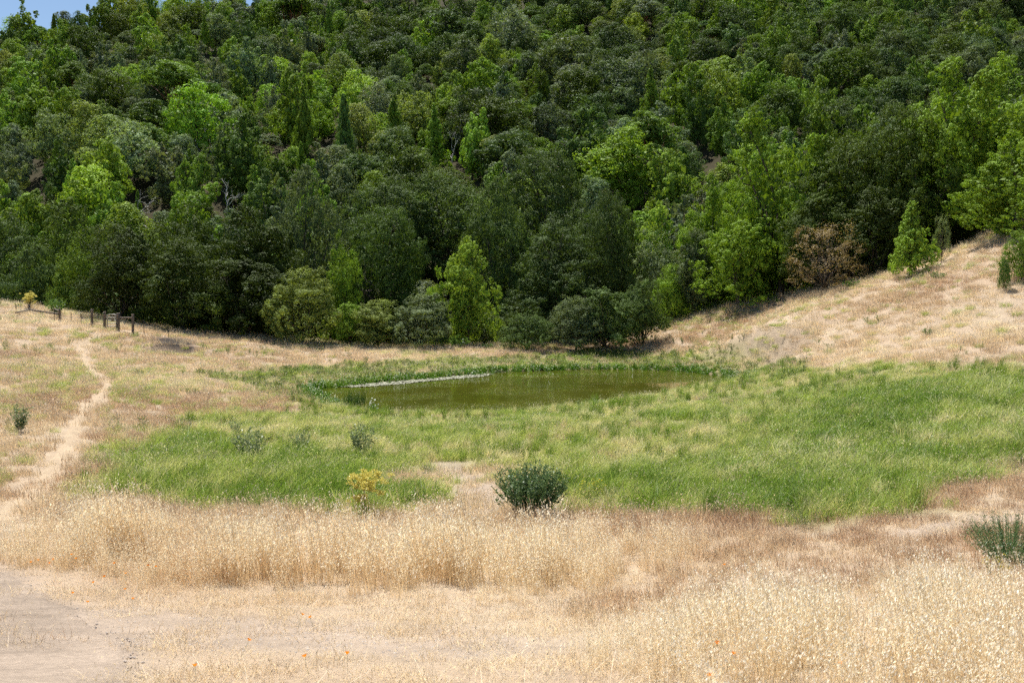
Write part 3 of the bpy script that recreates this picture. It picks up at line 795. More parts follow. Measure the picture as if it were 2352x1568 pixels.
co_ = obj('crown', cm, M_LEAF, mo, (pc[0], pc[1], pc[2] - 1.5)); co_.scale = (7, 6, 5.5); co_.color = (*(C_OAK * 0.9), 1)

# ---------------------------------------------------------------- trees of the wooded hill
TOPS = ['far_oak', 'far_bay', 'far_maple', 'far_madrone', 'far_spire']
INFO = {'far_oak': ('live_oak', 'oak', 'dark rounded oak'), 'far_bay': ('bay_tree', 'bay tree', 'upright mid green bay'), 'far_maple': ('maple_tree', 'maple', 'pale leafy maple'),
        'far_madrone': ('madrone_tree', 'madrone', 'flat topped green madrone'), 'far_spire': ('young_conifer', 'conifer', 'pointed young conifer')}
MARK = [(975, 100, 'far_bay', C_BAY * 1.3, 1.1), (1185, 85, 'far_maple', C_OLIVE * 1.5, 1.25), (1300, 60, 'far_maple', C_MAPLE * .8, 1.2), (1110, 365, 'far_spire', C_MAPLE, 1.2), (1085, 375, 'far_bay', C_MAPLE * .9, 1.0),
        (400, 245, 'far_madrone', C_MADR * 1.15, 1.2), (250, 30, 'far_bay', C_BAY * 1.0, 1.15), (232, 10, 'far_spire', C_DBAY, 1.3), (340, 110, 'far_bay', C_BAY * 1.15, 1.1), (560, 190, 'far_bay', C_GREY * 1.2, 1.2),
        (640, 180, 'far_maple', C_MAPLE * .85, 1.0), (720, 215, 'far_bay', C_BAY * 1.3, 1.0), (680, 300, 'far_bay', C_BAY * 1.1, 1.3), (1040, 260, 'far_bay', C_BAY * 1.1, 1.0), (1100, 240, 'far_bay', C_BAY * 1.1, 1.2),
        (255, 440, 'far_bay', C_MAPLE * .85, 1.1), (215, 500, 'far_maple', C_BAY * 1.4, 1.1), (830, 245, 'far_maple', C_MAPLE * .9, .9), (1650, 195, 'far_madrone', C_MAPLE * .75, .9), (1660, 260, 'far_maple', C_MAPLE * .75, 1.0),
        (1480, 50, 'far_madrone', C_GREY, 1.0), (1850, 100, 'far_bay', C_BAY, 1.1), (2230, 110, 'far_bay', C_BAY * .95, 1.1), (300, 390, 'far_maple', C_GREY * 1.25, 1.1), (80, 180, 'far_bay', C_BAY * 1.1, 1.1), (170, 200, 'far_madrone', C_MADR, 1.0),
        (1000, 25, 'far_bay', C_BAY, .9), (700, 330, 'far_spire', C_BAY, 1.3), (905, 330, 'far_spire', C_BAY * .9, 1.2), (790, 360, 'far_spire', C_DBAY * 1.3, 1.1), (1000, 380, 'far_spire', C_BAY, 1.2), (60, 70, 'far_bay', C_BAY * 1.1, 1.2)]
pos_hill = []
def ok(x, y, rad):
    for (a, b_, r_, *_) in pos_hill:
        if (a - x) ** 2 + (b_ - y) ** 2 < (rad + r_) ** 2: return False
    return True
def proj(x, y, z):
    cp, sp = math.cos(PITCH), math.sin(PITCH)
    dep = y * cp - z * sp; up = y * sp + z * cp
    return 1176 + F * x / dep, 784 - F * up / dep
for (px, py, kd, cc, s) in MARK:
    q = on_ground(px, py + 45)
    pos_hill.append((q[0], q[1], 2.9, kd, cc, s))
y = 103.0
hr = random.Random(5)
while y < 372:
    sp = 7.7 + (y - 103) * 0.0078
    x = -0.53 * y - 4 + hr.random() * sp
    while x < 0.53 * y + 4:
        xx = x + hr.uniform(-.38, .38) * sp; yy = y + hr.uniform(-.38, .38) * sp
        x += sp
        z = float(ground_z(xx, yy))
        u, v = proj(xx, yy, z + 5)
        if v < -75 or not ok(xx, yy, 2.8): continue
        if yy < 132 and any(abs(xx - at(h_[2], h_[3], h_[5])[0]) < 3.0 and abs(yy - h_[5]) < 3.5 for h_ in HERO): continue
        k1 = float(vnoise(xx, yy, 26, 71)); k2 = hr.random()
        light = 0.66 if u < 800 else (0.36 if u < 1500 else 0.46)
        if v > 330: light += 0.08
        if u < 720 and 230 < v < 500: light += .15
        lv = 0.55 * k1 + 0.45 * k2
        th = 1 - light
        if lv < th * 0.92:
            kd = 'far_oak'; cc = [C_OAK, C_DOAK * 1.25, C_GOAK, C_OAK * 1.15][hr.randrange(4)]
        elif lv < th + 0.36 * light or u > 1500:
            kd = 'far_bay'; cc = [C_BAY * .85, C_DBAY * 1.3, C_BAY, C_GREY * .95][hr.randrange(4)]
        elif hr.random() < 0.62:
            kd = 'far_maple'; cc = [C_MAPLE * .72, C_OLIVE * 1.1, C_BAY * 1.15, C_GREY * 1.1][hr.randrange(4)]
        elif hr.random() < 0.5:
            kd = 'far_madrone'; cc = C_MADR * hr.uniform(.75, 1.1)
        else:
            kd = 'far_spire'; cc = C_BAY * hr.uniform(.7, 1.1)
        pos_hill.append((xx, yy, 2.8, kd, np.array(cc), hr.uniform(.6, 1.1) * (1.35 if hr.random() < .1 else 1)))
    y += sp * 0.95
# young trees and scrub in the holes of the canopy
_hp = np.array([(p_[0], p_[1]) for p_ in pos_hill])
for _ in range(11000):
    yy = hr.uniform(106, 345); xx = hr.uniform(-.53, .53) * yy
    if np.min((_hp[:, 0] - xx) ** 2 + (_hp[:, 1] - yy) ** 2) < 5.5 ** 2: continue
    if proj(xx, yy, float(ground_z(xx, yy)) + 3)[1] < 0: continue
    if yy < 132 and any(abs(xx - at(h_[2], h_[3], h_[5])[0]) < 3.0 and abs(yy - h_[5]) < 3.5 for h_ in HERO): continue
    kd = hr.choice(['far_maple', 'far_maple', 'far_bay', 'far_madrone'])
    pos_hill.append((xx, yy, 2.5, kd, np.array(hr.choice([C_OLIVE, C_BAY, C_GREY * .9, C_DBAY * 1.2])), hr.uniform(.5, .75)))
    _hp = np.vstack([_hp, (xx, yy)])
ZONE_X = ['leftmost edge', 'far left', 'left', 'left of centre', 'centre left', 'centre right', 'right of centre', 'right', 'far right', 'rightmost edge']
ZONE_Y = ['near hilltop', 'high on hill', 'halfway up hill', 'low on hill', 'at hill foot']
rows = []
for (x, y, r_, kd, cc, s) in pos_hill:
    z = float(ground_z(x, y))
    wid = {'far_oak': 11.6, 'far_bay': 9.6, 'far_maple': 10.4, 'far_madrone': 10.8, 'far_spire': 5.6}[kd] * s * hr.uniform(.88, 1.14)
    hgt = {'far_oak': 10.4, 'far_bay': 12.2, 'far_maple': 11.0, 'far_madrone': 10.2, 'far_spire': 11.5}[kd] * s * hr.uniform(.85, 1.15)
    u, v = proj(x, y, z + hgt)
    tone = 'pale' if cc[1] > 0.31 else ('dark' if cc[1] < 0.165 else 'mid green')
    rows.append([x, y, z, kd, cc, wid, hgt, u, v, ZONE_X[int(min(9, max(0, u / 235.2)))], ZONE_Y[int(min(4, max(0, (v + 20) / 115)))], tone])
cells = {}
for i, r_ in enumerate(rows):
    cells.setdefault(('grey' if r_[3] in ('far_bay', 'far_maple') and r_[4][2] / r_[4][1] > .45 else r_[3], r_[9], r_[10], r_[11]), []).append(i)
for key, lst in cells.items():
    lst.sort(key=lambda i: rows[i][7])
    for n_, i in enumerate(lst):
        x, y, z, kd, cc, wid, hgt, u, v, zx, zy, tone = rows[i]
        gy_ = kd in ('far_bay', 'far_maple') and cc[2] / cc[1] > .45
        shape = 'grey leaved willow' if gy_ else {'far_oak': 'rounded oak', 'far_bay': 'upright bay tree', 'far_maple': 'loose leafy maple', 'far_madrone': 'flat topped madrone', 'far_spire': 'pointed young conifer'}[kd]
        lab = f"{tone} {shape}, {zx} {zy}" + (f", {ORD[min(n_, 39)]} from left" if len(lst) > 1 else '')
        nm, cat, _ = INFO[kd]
        if kd in ('far_bay', 'far_maple') and cc[2] / cc[1] > .45: nm, cat = 'broadleaf_tree', 'broadleaf'  # greyer bays and maples, named apart by leaf colour alone
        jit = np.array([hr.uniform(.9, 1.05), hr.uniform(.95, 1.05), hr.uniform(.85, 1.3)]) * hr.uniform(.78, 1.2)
        plant_tree(nm, kd, (x, y, z - 0.3), wid, hgt, np.array(cc) * jit, lab, cat, {'oak': 'oaks of the wooded hill', 'bay tree': 'bay trees of the wooded hill', 'maple': 'maples of the wooded hill', 'madrone': 'madrones of the wooded hill', 'conifer': 'young conifers of the wooded hill', 'broadleaf': 'grey leaved broadleaf trees of the wooded hill'}[cat], bark=M_MADRONE if kd == 'far_madrone' else M_BARK)
print('HILL TREES', len(rows), {k: sum(1 for r_ in rows if r_[3] == k) for k in INFO})

# bleached snags
def snag(name, loc, h, seed, label, spread=0.5, thick=0.022):
    r = np.random.default_rng(seed); b = MB()
    def grow(p, d, L, rad, lev):
        P = [p]; dd = d.copy()
        for s in range(4):
            dd = dd + r.normal(size=3) * 0.22; dd /= np.linalg.norm(dd); P.append(P[-1] + dd * L / 4)
        b.tube(smooth_open(P, 2), np.linspace(rad, rad * 0.45, 9), 5)
        if lev < 3:
            for k_ in range(3 if lev else 4):
                i_ = r.integers(1, 5); nd = dd + r.normal(size=3) * spread * 1.4 + [0, 0, 0.25]; nd /= np.linalg.norm(nd)
                grow(P[i_], nd, L * r.uniform(.45, .7), rad * 0.5, lev + 1)
    grow(np.zeros(3), np.array([0.1, 0, 1.0]), h * 0.62, h * thick, 0)
    e = empty(name, loc); obj('branches', b.mesh('branches', True), M_DEADWOOD, e)
    tag(e, label, 'dead tree', 'bleached dead trees of the wooded hill')
for i, (px, py, s, lab) in enumerate([(511, 322, 9, 'bleached forked dead tree on the left hillside, tallest of three snags'), (473, 325, 6.5, 'bare white snag just left of the tallest one on the hillside'), (340, 489, 6, 'short white dead stem above the dark oak clump'),
     (538, 470, 7, 'spreading bleached dead branches above the dark oak clump'), (636, 44, 8, 'white dead tree high on the hill near the skyline'), (1158, 424, 9, 'grey dead tree standing above the leaning trunk'), (1042, 338, 6, 'leaning white dead tree halfway up the hill at centre'), (1668, 205, 7, 'bleached bare shrub on the right hillside beside a round pale madrone')]):
    q = on_ground(px, py + 40); zz = at(px, py, q[1])[2]
    snag('dead_tree', (q[0], q[1] - 4, zz - s * 0.55), s, 40 + i, lab)

# ---------------------------------------------------------------- grass and herbs: prototypes for scattering
def blades(n, rad, hlo, hhi, w, lean=0.35, wind=(0.25, 0.0), r=None, curl=0.5, segs=2, flop=0.0):
    """n bent grass blades standing within a disc"""
    a = r.random(n) * 6.283; q = rad * np.sqrt(r.random(n))
    B = np.stack([q * np.cos(a), q * np.sin(a), np.full(n, -0.02)], 1)
    h = r.uniform(hlo, hhi, n)
    la = r.random(n) * 6.283
    L = np.stack([np.cos(la), np.sin(la), np.zeros(n)], 1) * (lean * r.random(n))[:, None] + np.array([wind[0], wind[1], 0]) * r.uniform(.3, 1.3, n)[:, None]
    fa = r.random(n) * 6.283
    S = np.stack([np.cos(fa), np.sin(fa), np.zeros(n)], 1) * (w * r.uniform(.6, 1.4, n))[:, None] * 0.5
    V = []
    for k in range(segs + 1):
        t = k / (segs + 0.6) if k < segs else 1.0
        c = B + np.array([0, 0, 1.0]) * (h * (t - flop * t * t))[:, None] + L * (h * (t * (1 - curl) + curl * t * t))[:, None]
        if k < segs: V += [c - S * (1 - 0.45 * t), c + S * (1 - 0.45 * t)]
        else: V += [c]
    V = np.stack(V, 1); m = segs * 2 + 1
    off = np.arange(n)[:, None] * m
    Q = [off + np.array([[2 * k, 2 * k + 1, 2 * k + 3, 2 * k + 2]]) for k in range(segs - 1)]
    T = off + np.array([[2 * segs - 2, 2 * segs - 1, 2 * segs]])
    v = r.random(n)
    return V.reshape(-1, 3), (np.concatenate(Q) if Q else None), T, (np.tile(v, segs - 1) if Q else None), v
class Proto:
    def __init__(s): s.V = []; s.q = []; s.t = []; s.qv = []; s.tv = []; s.qp = []; s.tp = []; s.n = 0
    def add(s, V, q, t, qv, tv, part=0.0):
        s.V.append(V)
        if q is not None: s.q.append(q + s.n); s.qv.append(qv); s.qp.append(np.full(len(q), part))
        if t is not None: s.t.append(t + s.n); s.tv.append(tv); s.tp.append(np.full(len(t), part))
        s.n += len(V)
    def mesh(s, name):
        return mesh(name, np.vstack(s.V), np.vstack(s.q) if s.q else None, np.vstack(s.t) if s.t else None,
                    {'v': np.concatenate(s.qv + s.tv), 'part': np.concatenate(s.qp + s.tp)})
def leaf_quads(P, D, size, r, wid=0.4):
    n = len(P)
    D = D / (np.linalg.norm(D, axis=1)[:, None] + 1e-9)
    S = np.cross(D, unit_dirs(n, r)); S /= np.linalg.norm(S, axis=1)[:, None] + 1e-9
    size = np.broadcast_to(size, n)[:, None]
    V = np.stack([P, P + D * size * .5 + S * size * wid * .5, P + D * size, P + D * size * .5 - S * size * wid * .5], 1)
    return V.reshape(-1, 3), np.arange(n * 4).reshape(-1, 4)
def oat_proto(seed, n, rad, hlo, hhi, spk, w=0.0042, ns=12):
    r = np.random.default_rng(seed); pr = Proto()
    for i in range(n):
        a = r.random() * 6.283; q = rad * math.sqrt(r.random())
        b0 = np.array([q * math.cos(a), q * math.sin(a), -0.02]); h = r.uniform(hlo, hhi)
        la = r.random() * 6.283; ln = np.array([math.cos(la), math.sin(la), 0]) * r.uniform(0, .26) + np.array([-.10, 0.03, 0])
        ts = np.linspace(0, 1, 5); P = b0 + np.outer(ts, [0, 0, h]) + np.outer(ts ** 2, ln * h)
        fa = r.random() * 3.14; S = np.array([math.cos(fa), math.sin(fa), 0]) * w / 2
        V = np.stack([P - S, P + S], 1).reshape(-1, 3)
        vv = r.random()
        pr.add(V, np.array([[2 * k, 2 * k + 1, 2 * k + 3, 2 * k + 2] for k in range(4)]), None, np.full(4, vv), None)
        m = max(4, int(ns * r.uniform(.6, 1.2)))
        tt = r.uniform(.6, 1.0, m) ; pp = b0 + np.outer(tt, [0, 0, h]) + np.outer(tt ** 2, ln * h)
        aa = r.random(m) * 6.283
        ou = np.stack([np.cos(aa), np.sin(aa), r.uniform(-.1, .5, m)], 1) * (r.uniform(.02, .075, m) * (1.25 - tt))[:, None] * 1.8 + np.array([-.02, 0, 0])
        V, Q = leaf_quads(pp + ou, np.stack([np.cos(aa) * .5 - .45, np.sin(aa) * .5, np.full(m, -.75)], 1), spk * r.uniform(.75, 1.3, m), r, .34)
        pr.add(V, Q, None, r.random(m), None, 1.0)
    V, q, t, qv, tv = blades(n * 2, rad, .2, .72, w * 1.5, .45, (-.1, 0), r, .5)
    pr.add(V, q, t, qv, tv)
    return pr.mesh('oat_clump')
def tuft_proto(name, seed, n, rad, hlo, hhi, w, lean=.4, wind=(-.2, 0), curl=.6, segs=2, heads=0, head=0.03, flop=0.0):
    r = np.random.default_rng(seed); pr = Proto()
    V, q, t, qv, tv = blades(n, rad, hlo, hhi, w, lean, wind, r, curl, segs, flop)
    pr.add(V, q, t, qv, tv)
    if heads:
        a = r.random(heads) * 6.283; qq = rad * np.sqrt(r.random(heads))
        P = np.stack([qq * np.cos(a) + wind[0] * hhi * .6, qq * np.sin(a), r.uniform(.75, 1.15, heads) * hhi], 1)
        V, Q = leaf_quads(P, np.stack([np.full(heads, wind[0]) + r.normal(size=heads) * .4, r.normal(size=heads) * .4, np.full(heads, .6)], 1), head * r.uniform(.6, 1.3, heads), r, .3)
        pr.add(V, Q, None, r.random(heads), None, 1.0)
    return pr.mesh(name)
def forb_proto(name, seed, stems, h, spread, leaf, nleaf, flower=0.0, nfl=0, wid=.5, w=0.006):
    """many-stemmed herb with leaves along the stems, flowers (part 1) near the tips"""
    r = np.random.default_rng(seed); pr = Proto()
    for i in range(stems):
        a = r.random() * 6.283; d = np.array([math.cos(a), math.sin(a), 0]) * spread * math.sqrt(r.random())
        hh = h * r.uniform(.6, 1.05) * (1 - .25 * np.linalg.norm(d) / (spread + 1e-6))
        ts = np.linspace(0, 1, 4); P = np.outer(ts, [0, 0, hh]) + np.outer(ts ** .8, d) + d * .12
        fa = r.random() * 3.14; S = np.array([math.cos(fa), math.sin(fa), 0]) * w / 2
        pr.add(np.stack([P - S, P + S], 1).reshape(-1, 3), np.array([[2 * k, 2 * k + 1, 2 * k + 3, 2 * k + 2] for k in range(3)]), None, np.full(3, .2), None)
        if nleaf:
            tt = r.uniform(.12, 1.02, nleaf); pp = np.outer(tt, [0, 0, hh]) + np.outer(tt ** .8, d) + d * .12
            aa = r.random(nleaf) * 6.283
            V, Q = leaf_quads(pp, np.stack([np.cos(aa), np.sin(aa), r.uniform(.1, 1.0, nleaf)], 1), leaf * r.uniform(.6, 1.3, nleaf), r, wid)
            pr.add(V, Q, None, r.random(nleaf), None)
        if nfl:
            tt = r.uniform(.8, 1.05, nfl); pp = np.outer(tt, [0, 0, hh]) + np.outer(tt ** .8, d) + d * .12 + r.normal(size=(nfl, 3)) * leaf * .8
            V, Q = leaf_quads(pp, unit_dirs(nfl, r) + [0, 0, .8], flower * r.uniform(.7, 1.3, nfl), r, .9)
            pr.add(V, Q, None, r.random(nfl), None, 1.0)
    return pr.mesh(name)

def proto_collection(name, meshes, mat):
    c = bpy.data.collections.new(name)
    for m in meshes:
        m.materials.append(mat)
        c.objects.link(bpy.data.objects.new(m.name.split('.')[0], m))
    return c
def scatter(name, label, pts, coll, nproto, scale, tint, cat=None, tiltx=None, rzr=None):
    """one stuff object: prototypes placed on the points by geometry nodes"""
    n = len(pts)
    r = np.random.default_rng(len(name) + n)
    m = bpy.data.meshes.new(name)
    m.vertices.add(n); m.vertices.foreach_set('co', np.asarray(pts, np.float32).ravel())
    m.attributes.new('pick', 'INT', 'POINT').data.foreach_set('value', r.integers(0, nproto, n).astype(np.int32))
    rot = np.zeros((n, 3), np.float32)
    rot[:, 0] = r.normal(size=n) * .05; rot[:, 1] = r.normal(size=n) * .05
    rot[:, 2] = r.normal(size=n) * 1.0 if rzr is None else r.random(n) * rzr
    m.attributes.new('turn', 'FLOAT_VECTOR', 'POINT').data.foreach_set('vector', rot.ravel())
    s = np.asarray(scale, np.float32)
    s = s if s.ndim == 2 else np.repeat(s[:, None], 3, 1)
    m.attributes.new('size', 'FLOAT_VECTOR', 'POINT').data.foreach_set('vector', np.ascontiguousarray(s, np.float32).ravel())
    m.attributes.new('tint', 'FLOAT', 'POINT').data.foreach_set('value', np.asarray(tint, np.float32))
    o = obj(name, m)
    ng = bpy.data.node_groups.new(name + '_scatter', 'GeometryNodeTree')
    ng.interface.new_socket('Geometry', in_out='INPUT', socket_type='NodeSocketGeometry')
    ng.interface.new_socket('Geometry', in_out='OUTPUT', socket_type='NodeSocketGeometry')
    N = ng.nodes; i_ = N.new('NodeGroupInput'); o_ = N.new('NodeGroupOutput')
    ip = N.new('GeometryNodeInstanceOnPoints'); ci = N.new('GeometryNodeCollectionInfo')
    ci.inputs['Collection'].default_value = coll
    ci.inputs['Separate Children'].default_value = True
    ci.inputs['Reset Children'].default_value = True
    ip.inputs['Pick Instance'].default_value = True
    def na(nm, ty):
        a = N.new('GeometryNodeInputNamedAttribute'); a.data_type = ty; a.inputs['Name'].default_value = nm
        return next(s_ for s_ in a.outputs if s_.enabled and s_.name == 'Attribute')
    L = ng.links.new
    L(i_.outputs[0], ip.inputs['Points']); L(ci.outputs[0], ip.inputs['Instance'])
    L(na('pick', 'INT'), ip.inputs['Instance Index']); L(na('turn', 'FLOAT_VECTOR'), ip.inputs['Rotation']); L(na('size', 'FLOAT_VECTOR'), ip.inputs['Scale'])
    L(ip.outputs[0], o_.inputs[0])
    md = o.modifiers.new('scatter', 'NODES'); md.node_group = ng
    tag(o, label, cat, None, 'stuff')
    return o
def candidates(y0, y1, dens, seed, wide=0.60, extra=2.0):
    """random ground points in the wedge in front of the camera, dens(y) per square metre"""
    r = np.random.default_rng(seed); out = []
    y = y0
    while y < y1:
        st = max(0.5, min(2.0, (y1 - y0) / 20)); ww = wide * (y + st) + extra
        n = r.poisson(dens(y) * st * 2 * ww)
        out.append(np.stack([r.uniform(-ww, ww, n), y + st * r.random(n)], 1)); y += st
    P = np.vstack(out)
    return P[:, 0], P[:, 1], r
def with_z(x, y): return np.stack([x, y, ground_z(x, y) - 0.01], 1)

# materials
STRAW = (0.72, 0.60, 0.43); PALE = (0.88, 0.80, 0.64); RUST = (0.49, 0.345, 0.24); TAN = (0.61, 0.485, 0.345)
M_OATS = grass_material('wild_oats', [(0.58, 0.415, 0.265), (0.67, 0.53, 0.355), (0.74, 0.635, 0.45)], [(0.86, 0.77, 0.59), (0.92, 0.86, 0.71), (0.95, 0.92, 0.82)], 0.42, .30)
M_DRY = grass_material('dry_grass', [RUST, TAN, STRAW, PALE], [(0.62, 0.50, 0.36), (0.74, 0.64, 0.48)], 0.4, .42)
M_GREEN = grass_material('meadow_grass', [(0.125, 0.22, 0.026), (0.245, 0.345, 0.05), (0.45, 0.48, 0.16), (0.72, 0.64, 0.38)], [(0.36, 0.40, 0.16), (0.70, 0.64, 0.42)], 0.42, .42, 0.22, .45)
M_HERB = grass_material('herbs', [(0.08, 0.14, 0.03), (0.14, 0.19, 0.045), (0.24, 0.26, 0.09)], [(0.6, 0.5, 0.06), (0.66, 0.56, 0.10)], 0.35, .4)
M_REED = grass_material('waterside_plants', [(0.075, 0.19, 0.014), (0.12, 0.24, 0.022), (0.22, 0.32, 0.05)], [(0.55, 0.6, 0.45), (0.6, 0.62, 0.5)], 0.4, .4, .3, .4)

oats = proto_collection('oat_prototypes', [oat_proto(900 + i, 13, .21, .40, 1.0, .030) for i in range(5)], M_OATS)
dryn = proto_collection('dry_prototypes', [tuft_proto('dry_tuft', 920 + i, 40, .20, .04, .24, .0046, 1.9, (-.15, 0), .7, 2, 8, .024, .25) for i in range(4)], M_DRY)
drym = proto_collection('field_prototypes', [tuft_proto('field_tuft', 930 + i, 130, .40, .14, .46, .011, .5, (-.2, 0), .6, 2, 22, .05) for i in range(4)], M_DRY)
gren = proto_collection('meadow_prototypes', [tuft_proto('meadow_tuft', 940 + i, 130, .30, .18, .66, .0085, .8, (.3, 0), .75, 3, 6, .05, .2) for i in range(5)], M_GREEN)
herb = proto_collection('herb_prototypes', [forb_proto('herb', 950 + i, 9, .42, .26, .06, 12, .03, 1) for i in range(4)], M_HERB)
reed = proto_collection('reed_prototypes', [tuft_proto('reed_tuft', 960 + i, 34, .26, .25, .75, .028, .35, (-.1, 0), .4, 2) for i in range(3)] + [forb_proto('water_herb', 965 + i, 9, .6, .28, .17, 5, .10, 1, .45, .012) for i in range(2)], M_REED)

# wild oats in front
x, y, r = candidates(5.2, 23, lambda v: 21 if v > 9 else 26, 1)
z = zones(x, y)
dens = z['oats'] * (1 - z['road']) * (1 - .85 * z['gravel']) * (.12 + 1.25 * sstep(.3, .66, fbm(x, y, 1.0, 51)))
k = r.random(len(x)) < dens
x, y = x[k], y[k]
tn = np.clip(fbm(x, y, 4, 52) * 1.1 + r.normal(size=len(x)) * .12 - .05 + .25 * (y < 12), 0, 1)
inn = np.maximum(-sdf(Z_OATS[0], x, y), np.where(y < 14, -sdf(Z_OATS[1], x, y) * 1.6, -1))
hs = (0.50 + .95 * fbm(x, y, 1.7, 53)) * r.uniform(.75, 1.25, len(x)) * (.42 + .58 * sstep(-.3, 1.6, inn)) * np.where(y < 13.5, .62, 1.0)
scatter('wild_oat_grass', 'tall pale wild oats ripening across the foreground', with_z(x, y), oats, 5, hs, tn, 'grass', rzr=1.2)
# short dry grass and stubble in front
x, y, r = candidates(4.0, 24, lambda v: 22 if v < 14 else 18, 2)
z = zones(x, y)
nn = fbm(x, y, 1.1, 61)
dens = (1 - z['road'] * np.where(nn > .58, .80, .975)) * (1 - z['gravel'] * np.where(nn > .45, .35, .88)) * (1 - .8 * z['meadow']) * (.1 + 1.5 * sstep(.25, .75, nn)) * (1 - .9 * z['trail'])
k = r.random(len(x)) < dens
x, y = x[k], y[k]
tn = np.clip(.25 + .55 * fbm(x, y, 2.5, 62) + r.normal(size=len(x)) * .14 + .15 * (y < 9), 0, 1)
scatter('dry_stubble_grass', 'short dry rust and straw coloured grass in the foreground', with_z(x, y), dryn, 4, r.uniform(.6, 1.25, len(x)), tn, 'grass', rzr=6.28)
# gravel stones
def stone_mesh(seed):
    r = np.random.default_rng(seed)
    V, q = sphere_mesh(np.zeros(3), np.array([.014, .011, .006]), r, 6, 4)
    n_ = len(q)
    pr = Proto(); pr.add(V, np.array(q), None, np.full(n_, r.random()), None); return pr.mesh('stone')
M_STONE = grass_material('stones', [(0.30, 0.25, 0.21), (0.40, 0.345, 0.295), (0.55, 0.50, 0.44)], None, 0.0, .2, .2, .9)
stones = proto_collection('stone_prototypes', [stone_mesh(i) for i in range(4)], M_STONE)
x, y, r = candidates(4.0, 18, lambda v: 260 if v < 10 else 130, 8, .58, .5)
z = zones(x, y)
k = r.random(len(x)) < np.maximum(z['road'] * .8, z['gravel'] * .9) * (.2 + 1.2 * fbm(x, y, .8, 81))
x, y = x[k], y[k]
P = with_z(x, y); P[:, 2] += np.where(zones(x, y)['road'] > .5, .02, .010)
scatter('gravel_stones', 'small loose stones on the gravel track and bare patches', P, stones, 4, .25 + 1.1 * r.random(len(x)) ** 3, np.clip(r.normal(size=len(x)) * .3 + .45, 0, 1), 'gravel', rzr=6.28)
# green meadow
x, y, r = candidates(16, 68, lambda v: 9 if v < 30 else 6, 3)
z = zones(x, y)
dens = z['meadow'] * (1 - .92 * z['gravel'] * (y < 36)) * (z['pond'] > .15) * (.5 + .8 * fbm(x, y, 2, 63))
k = r.random(len(x)) < dens
x, y, lush = x[k], y[k], z['lush'][k]
n1 = fbm(x, y, 3.0, 64); n2 = fbm(x, y, 1.0, 65)
tn = np.clip(.48 - .22 * lush + .9 * (n1 - .5) + .8 * (n2 - .5) + r.normal(size=len(x)) * .15 + .36 * (r.random(len(x)) < .22), 0, 1)  # some tufts paler: silvery glint of bent blades put into the colour
sz = r.uniform(.55, 1.25, len(x)) * (.8 + .3 * lush) * np.where(y > 44, .8, 1.0)
scatter('meadow_grass', 'green meadow grass between the wild oats and the pond', with_z(x, y), gren, 5, np.c_[sz * (1 + y / 90), sz * (1 + y / 90), sz], tn, 'grass')
# dark sedge tussocks and windblown tufts in the meadow, painted pale for their glint
sedge = proto_collection('sedge_prototypes', [tuft_proto('sedge_tussock', 970 + i, 90, .16, .35, .85, .0085, .4, (.12, 0), .5, 3, 4, .05, .05) for i in range(3)], M_GREEN)
x, y, r = candidates(18, 62, lambda v: 2.2, 9)
z = zones(x, y)
k = r.random(len(x)) < z['meadow'] * (1 - z['gravel'] * (y < 36)) * (z['pond'] > .3) * sstep(.42, .68, fbm(x, y, 2.6, 91)) * .9
x, y = x[k], y[k]
pale = r.random(len(x)) < .30
tn = np.where(pale, r.uniform(.75, 1, len(x)), r.uniform(0, .22, len(x)))
scatter('sedge_tussocks', 'dark sedge tussocks and pale tufts scattered in the green meadow', with_z(x, y), sedge, 3, r.uniform(.55, 1.05, len(x)) * np.where(pale, .8, 1), tn, 'grass')
# dry grass of the fields and slope beyond
x, y, r = candidates(10.5, 97, lambda v: 7 if v < 19 else 5.5 if v < 40 else 3.2, 4, .62, 3)
z = zones(x, y)
dens = (1 - .9 * z['meadow']) * (1 - .55 * z['bank']) * (1 - .97 * z['trailg']) * (1 - .9 * z['pit']) * (1 - .8 * z['gravel']) * (z['pond'] > .4) * (1 - .75 * z['oats']) * (.5 + .8 * fbm(x, y, 2.4, 66)) * (1 - .8 * sstep(88, 95, y)) * np.where(y < 19.5, (x > .5) * (1 - .6 * z['oats']), 1)
k = r.random(len(x)) < dens
x, y = x[k], y[k]
nA = fbm(x, y, 9, 67); nB = fbm(x, y, 2.5, 68)
left = sstep(-4, -14, x) * sstep(72, 50, y)
tn = np.clip(.52 + 1.05 * (nA - .5) + .6 * (nB - .5) - .24 * left - .12 * sstep(6, 16, x) * sstep(42, 52, y) + r.normal(size=len(x)) * .13, 0, 1)
sz = r.uniform(.6, 1.1, len(x)) * (.62 + .5 * fbm(x, y, 5, 69)) * np.where(y < 19, .7, 1)
tn = np.clip(tn - .22 * (y < 22), 0, 1)
scatter('dry_field_grass', 'dry straw coloured grass of the far field and slope', with_z(x, y), drym, 4, np.c_[sz * (1 + y / 110), sz * (1 + y / 110), sz], tn, 'grass')
